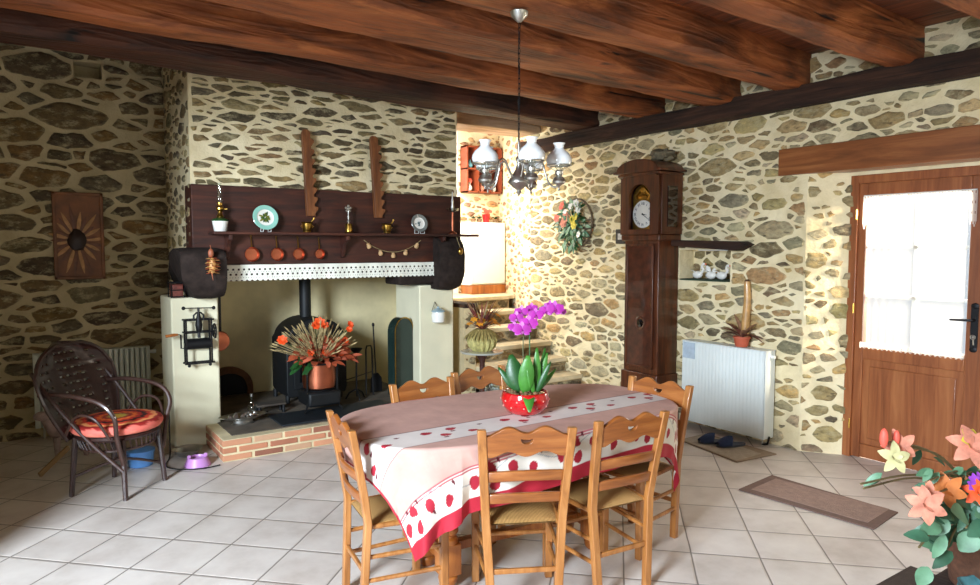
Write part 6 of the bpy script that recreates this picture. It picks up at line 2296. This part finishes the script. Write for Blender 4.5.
def orchid_flower(p, s_, tilt):
    mb = MB()
    n_ = (-CF * 1.0 + CR * tilt + Vector((0, 0, -.05))).normalized()
    a_ = CR.copy()
    upv = Vector((0, 0, 1))
    for ang, ln, wd, mi in ((90, 1, .62, 1), (-30, .95, .6, 1), (210, .95, .6, 1)):
        q = R(ang)
        mb.leaf(p, a_ * math.cos(q) + upv * math.sin(q) + n_ * .1, n_, s_ * ln, s_ * wd, .12, mi, fold=.05)
    for ang in (12, 168):
        q = R(ang)
        mb.leaf(p + n_ * .004, a_ * math.cos(q) + upv * math.sin(q) + n_ * .15, n_, s_ * 1.0, s_ * 1.15, .15, 0, fold=.03, tip=.5)
    mb.leaf(p + n_ * .006, -upv + n_ * .6, n_, s_ * .45, s_ * .4, .4, 2)
    mb.ell(p + n_ * .008, s_ * .12, 8, 6, 2)
    mb.build('blossom', [MAGENTA, LILAC, plain('orchid_throat', C(130, 12, 110), 0.5)], t)


for r_, f_, z_, s_, tl in ((.012, -.05, .345, .043, 0), (-.045, -.03, .37, .034, -.3), (-.02, -.06, .315, .042, -.1), (.045, -.045, .385, .036, .1), (.095, -.04, .405, .036, .2), (.135, -.06, .415, .042, .25), (-.02, .0, .395, .034, -.2), (.03, .02, .41, .030, 0), (.165, -.03, .40, .026, .5), (-.055, -.02, .325, .030, -.5), (.115, -.02, .425, .03, .2)):
    orchid_flower(b0 + CR * r_ + CF * f_ + Vector((0, 0, z_ - .0)), s_, tl)

# ------------------------------------------------------------------ chandelier
HX, HY = 2.075, 2.765
t = thing('chandelier', 'pewter chandelier with opal glass oil lamp shades hanging over the table', 'chandelier', (HX, HY, 2.70))
MB().lathe([(0.0, 0.0), (0.045, 0.0), (0.04, -0.02), (0.02, -0.04), (0.008, -0.05), (0, -0.05)], (HX, HY, 2.70), 24).build('ceiling_cup', STEEL, t)
mb = MB()
z = 2.65
k = 0
while z > 2.06:
    ax = (1, 0) if k % 2 else (0, 1)
    mb.tube([(HX + ax[0] * 0.006 * math.cos(a), HY + ax[1] * 0.006 * math.cos(a), z - 0.014 + 0.015 * math.sin(a)) for a in [2 * PI * q / 10 for q in range(10)]], 0.0018, 5, closed=True)
    z -= 0.0245
    k += 1
mb.tube([(HX + 0.008, HY, 2.65), (HX - 0.006, HY, 2.5), (HX + 0.007, HY, 2.35), (HX - 0.005, HY, 2.2), (HX, HY, 2.06)], 0.0018, 5)
mb.build('chain', IRON, t)
MB().lathe([(0.004, 0.20), (0.010, 0.16), (0.006, 0.13), (0.018, 0.11), (0.010, 0.09), (0.016, 0.06), (0.034, 0.03), (0.052, 0.005), (0.052, -0.008), (0.030, -0.03), (0.010, -0.045), (0.014, -0.055), (0.004, -0.07), (0.0, -0.075)], (HX, HY, 1.875), 28).build('body', STEEL, t)
for k in range(5):
    a = R(-34.5) + R(-147 + 72 * k)
    dx_, dy_ = math.cos(a), math.sin(a)
    r0 = 0.20

    def P3(r_, z_):
        return Vector((HX + dx_ * r_, HY + dy_ * r_, z_))
    arm = MB().tube(spline([P3(0.03, 1.885), P3(0.06, 1.93), P3(0.085, 1.975), P3(0.115, 1.97), P3(0.13, 1.92), P3(0.15, 1.865), P3(0.18, 1.845), P3(0.20, 1.86)]), 0.005, 8).build('arm', STEEL, t)
    cx_, cy_ = HX + dx_ * r0, HY + dy_ * r0
    MB().lathe([(0.0, -0.03), (0.006, -0.025), (0.004, -0.012), (0.012, 0.0), (0.030, 0.008), (0.034, 0.018), (0.026, 0.036), (0.012, 0.045), (0.020, 0.052), (0.021, 0.066), (0.013, 0.075)], (cx_, cy_, 1.855), 20).build('lamp_font', STEEL, arm)
    MB().lathe([(0.013, 0.07), (0.020, 0.085), (0.022, 0.10), (0.014, 0.125), (0.012, 0.18)], (cx_, cy_, 1.855), 16).build('glass_chimney', GLASSG, arm)
    MB().lathe([(0.058, 0.098), (0.064, 0.118), (0.062, 0.135), (0.050, 0.155), (0.030, 0.172), (0.022, 0.182), (0.024, 0.196), (0.031, 0.206), (0.029, 0.207), (0.021, 0.196), (0.019, 0.182), (0.027, 0.170), (0.047, 0.153), (0.059, 0.135), (0.061, 0.118), (0.056, 0.099)], (cx_, cy_, 1.855), 28).build('shade', OPAL, arm)
    mb = MB().tube([(cx_ + 0.060 * math.cos(q), cy_ + 0.060 * math.sin(q), 1.952) for q in [2 * PI * j / 26 for j in range(26)]], 0.0035, 6, closed=True)
    for q in (0, 2 * PI / 3, 4 * PI / 3):
        mb.tube([(cx_ + 0.060 * math.cos(q), cy_ + 0.060 * math.sin(q), 1.95), (cx_ + 0.018 * math.cos(q), cy_ + 0.018 * math.sin(q), 1.925)], 0.002, 5)
    mb.build('shade_ring', STEEL, arm)

# ------------------------------------------------------------------ foreground arrangement, lower right
FX, FY = 3.02, 1.10
t = thing('plant_stand', 'low dark wooden stand carrying the pots at the lower right', 'stand', (3.15, 1.10, 0))
MB().box(2.99, 3.50, 0.88, 1.30, 0.08, 0.11).build('top', BEAM_DARK, t, bevel=0.006)
for x in (3.03, 3.45):
    for y in (0.92, 1.26):
        MB().box(x - .02, x + .02, y - .02, y + .02, 0, 0.08).build('leg', BEAM_DARK, t, bevel=0.003)
t = thing('teal_bowl', 'teal glazed bowl with wavy rim at the bottom right edge', 'bowl', (3.14, 1.07, 0.11))
MB().lathe([(0.0, 0), (0.06, 0), (0.075, 0.012), (0.105, 0.06), (0.125, 0.085), (0.118, 0.086), (0.095, 0.058), (0.0, 0.018)], (3.125, 1.03, 0.111), 48, wob=lambda q, z: 1 + (0.04 * math.sin(q * 9) if z > 0.05 else 0)).build('glazed_body', TEAL, t)
t = thing('foreground_arrangement', 'brown basket of pale orange silk flowers and grey green leaves, lower right', 'flowers', (3.33, 1.17, 0.11))
BX, BY = 3.33, 1.14
MB().lathe([(0.0, 0), (0.12, 0), (0.14, 0.12), (0.16, 0.35), (0.15, 0.36), (0.0, 0.33)], (BX, BY, 0.111), 36, wob=lambda q, z: 1 + 0.02 * math.sin(q * 30 + z * 90)).build('basket', plain('brown_basket', C(96, 62, 44), 0.8, var=0.3, vs=40, bmp=0.6), t)
rr = random.Random(77)
bs = Vector((BX, BY, 0.46))
A_ = -CR
mb = MB()
tips = [((2.38, 1.12, .895), 0), ((2.475, 1.12, .86), 0), ((2.30, 1.15, .755), 1), ((2.50, 1.05, .665), 0), ((2.93, 1.08, .79), 0), ((3.08, 1.02, .66), 0), ((2.53, 1.06, .51), 1), ((2.72, 1.05, .46), 1), ((2.80, 1.02, .53), 1), ((2.62, 1.08, .72), 1), ((2.95, 1.1, .66), 0), ((2.78, 1.1, .70), 1), ((2.42, 1.2, .70), 1)]
for p, k in tips:
    p = Vector(p)
    mid = bs.lerp(p, .55) + Vector((0, 0, .07))
    mb.tube(spline([bs + Vector((rr.uniform(-.05, .05), 0, -.02)), mid, p]), 0.004, 6)
mb.build('branches', plain('twig_brown_green', C(110, 96, 62), 0.8), t)
mb = MB()
def lf(p, ln, wd, mi, dn=-.2):
    a = rr.uniform(-.9, .9)
    d = A_ * math.cos(a) + Vector((0, 0, math.sin(a) + dn)) - CF * rr.uniform(-.1, .5)
    mb.leaf(p, d, -CF * .7 + Vector((0, 0, .8)), ln, wd, rr.uniform(.1, .4), mi, fold=.2, seg=6)
for k in range(15):
    lf((2.86 + rr.uniform(-.08, .18), 1.02 + rr.uniform(-.05, .08), .50 + rr.uniform(-.06, .07)), rr.uniform(.08, .12), rr.uniform(.06, .085), k % 2)
for k in range(9):
    lf((2.66 + rr.uniform(-.12, .12), 1.04, .50 + rr.uniform(-.06, .09)), rr.uniform(.07, .10), rr.uniform(.04, .06), k % 2)
for k in range(26):
    p = Vector(rr.choice(tips)[0])
    q = bs.lerp(p, rr.uniform(.45, .95)) + Vector((0, 0, .05))
    lf(q, rr.uniform(.05, .09), rr.uniform(.02, .035), k % 2)
for k in range(30):
    lf((3.05 + rr.uniform(-.15, .25), 1.02 + rr.uniform(-.05, .1), .56 + rr.uniform(-.08, .12)), rr.uniform(.08, .12), rr.uniform(.05, .08), k % 2)
mb.build('leaves', [GGREEN, plain('deep_grey_green', C(58, 98, 74), 0.45, var=.3, vs=14)], t)
for p, s_, m_, n_ in (((2.475, 1.11, .865), .052, SALMON, 5), ((2.50, 1.03, .675), .058, SALMON, 6), ((2.56, 1.05, .69), .045, SALMON, 5), ((2.93, 1.06, .80), .075, SALMON, 6), ((3.10, 1.0, .68), .08, SALMON, 7), ((2.42, 1.10, .835), .05, plain('pale_green_petal', C(196, 190, 140), .6), 5), ((2.78, 1.08, .655), .06, plain('rust_petal', C(206, 120, 60), .6, var=.3), 6), ((2.90, 1.02, .64), .05, ORANGE, 6)):
    mb = MB()
    mb.flower(p, (-.45 + rr.uniform(-.4, .3), -.6, .6 + rr.uniform(-.5, .2)), s_ * 1.1, n_, .62, 0, rot=rr.uniform(0, 1), droop=.35)
    mb.flower(p, (-.35, -.8, .55), s_ * .5, 4, .6, 0, rot=.6, droop=-.35)
    mb.build('silk_flower', m_, t)
MB().flower((2.955, 1.07, .815), (-.3, -.8, .6), .05, 6, .8).build('yellow_centre', YELLOW, t)
mb = MB()
for k in range(7):
    mb.flower((2.925 + rr.uniform(-.035, .035), 1.04, .675 + rr.uniform(-.02, .02)), (-.4, -.8, .4), .024, 5, .8, rot=k)
mb.build('violet_cluster', VIOLET, t)
mb = MB()
MB().ell((2.382, 1.12, .905), (.014, .014, .034), 10, 8).build('coral_bud', PINKRED, t)
MB().ell((2.46, 1.115, .895), (.011, .011, .026), 10, 8).build('coral_bud', PINKRED, t)
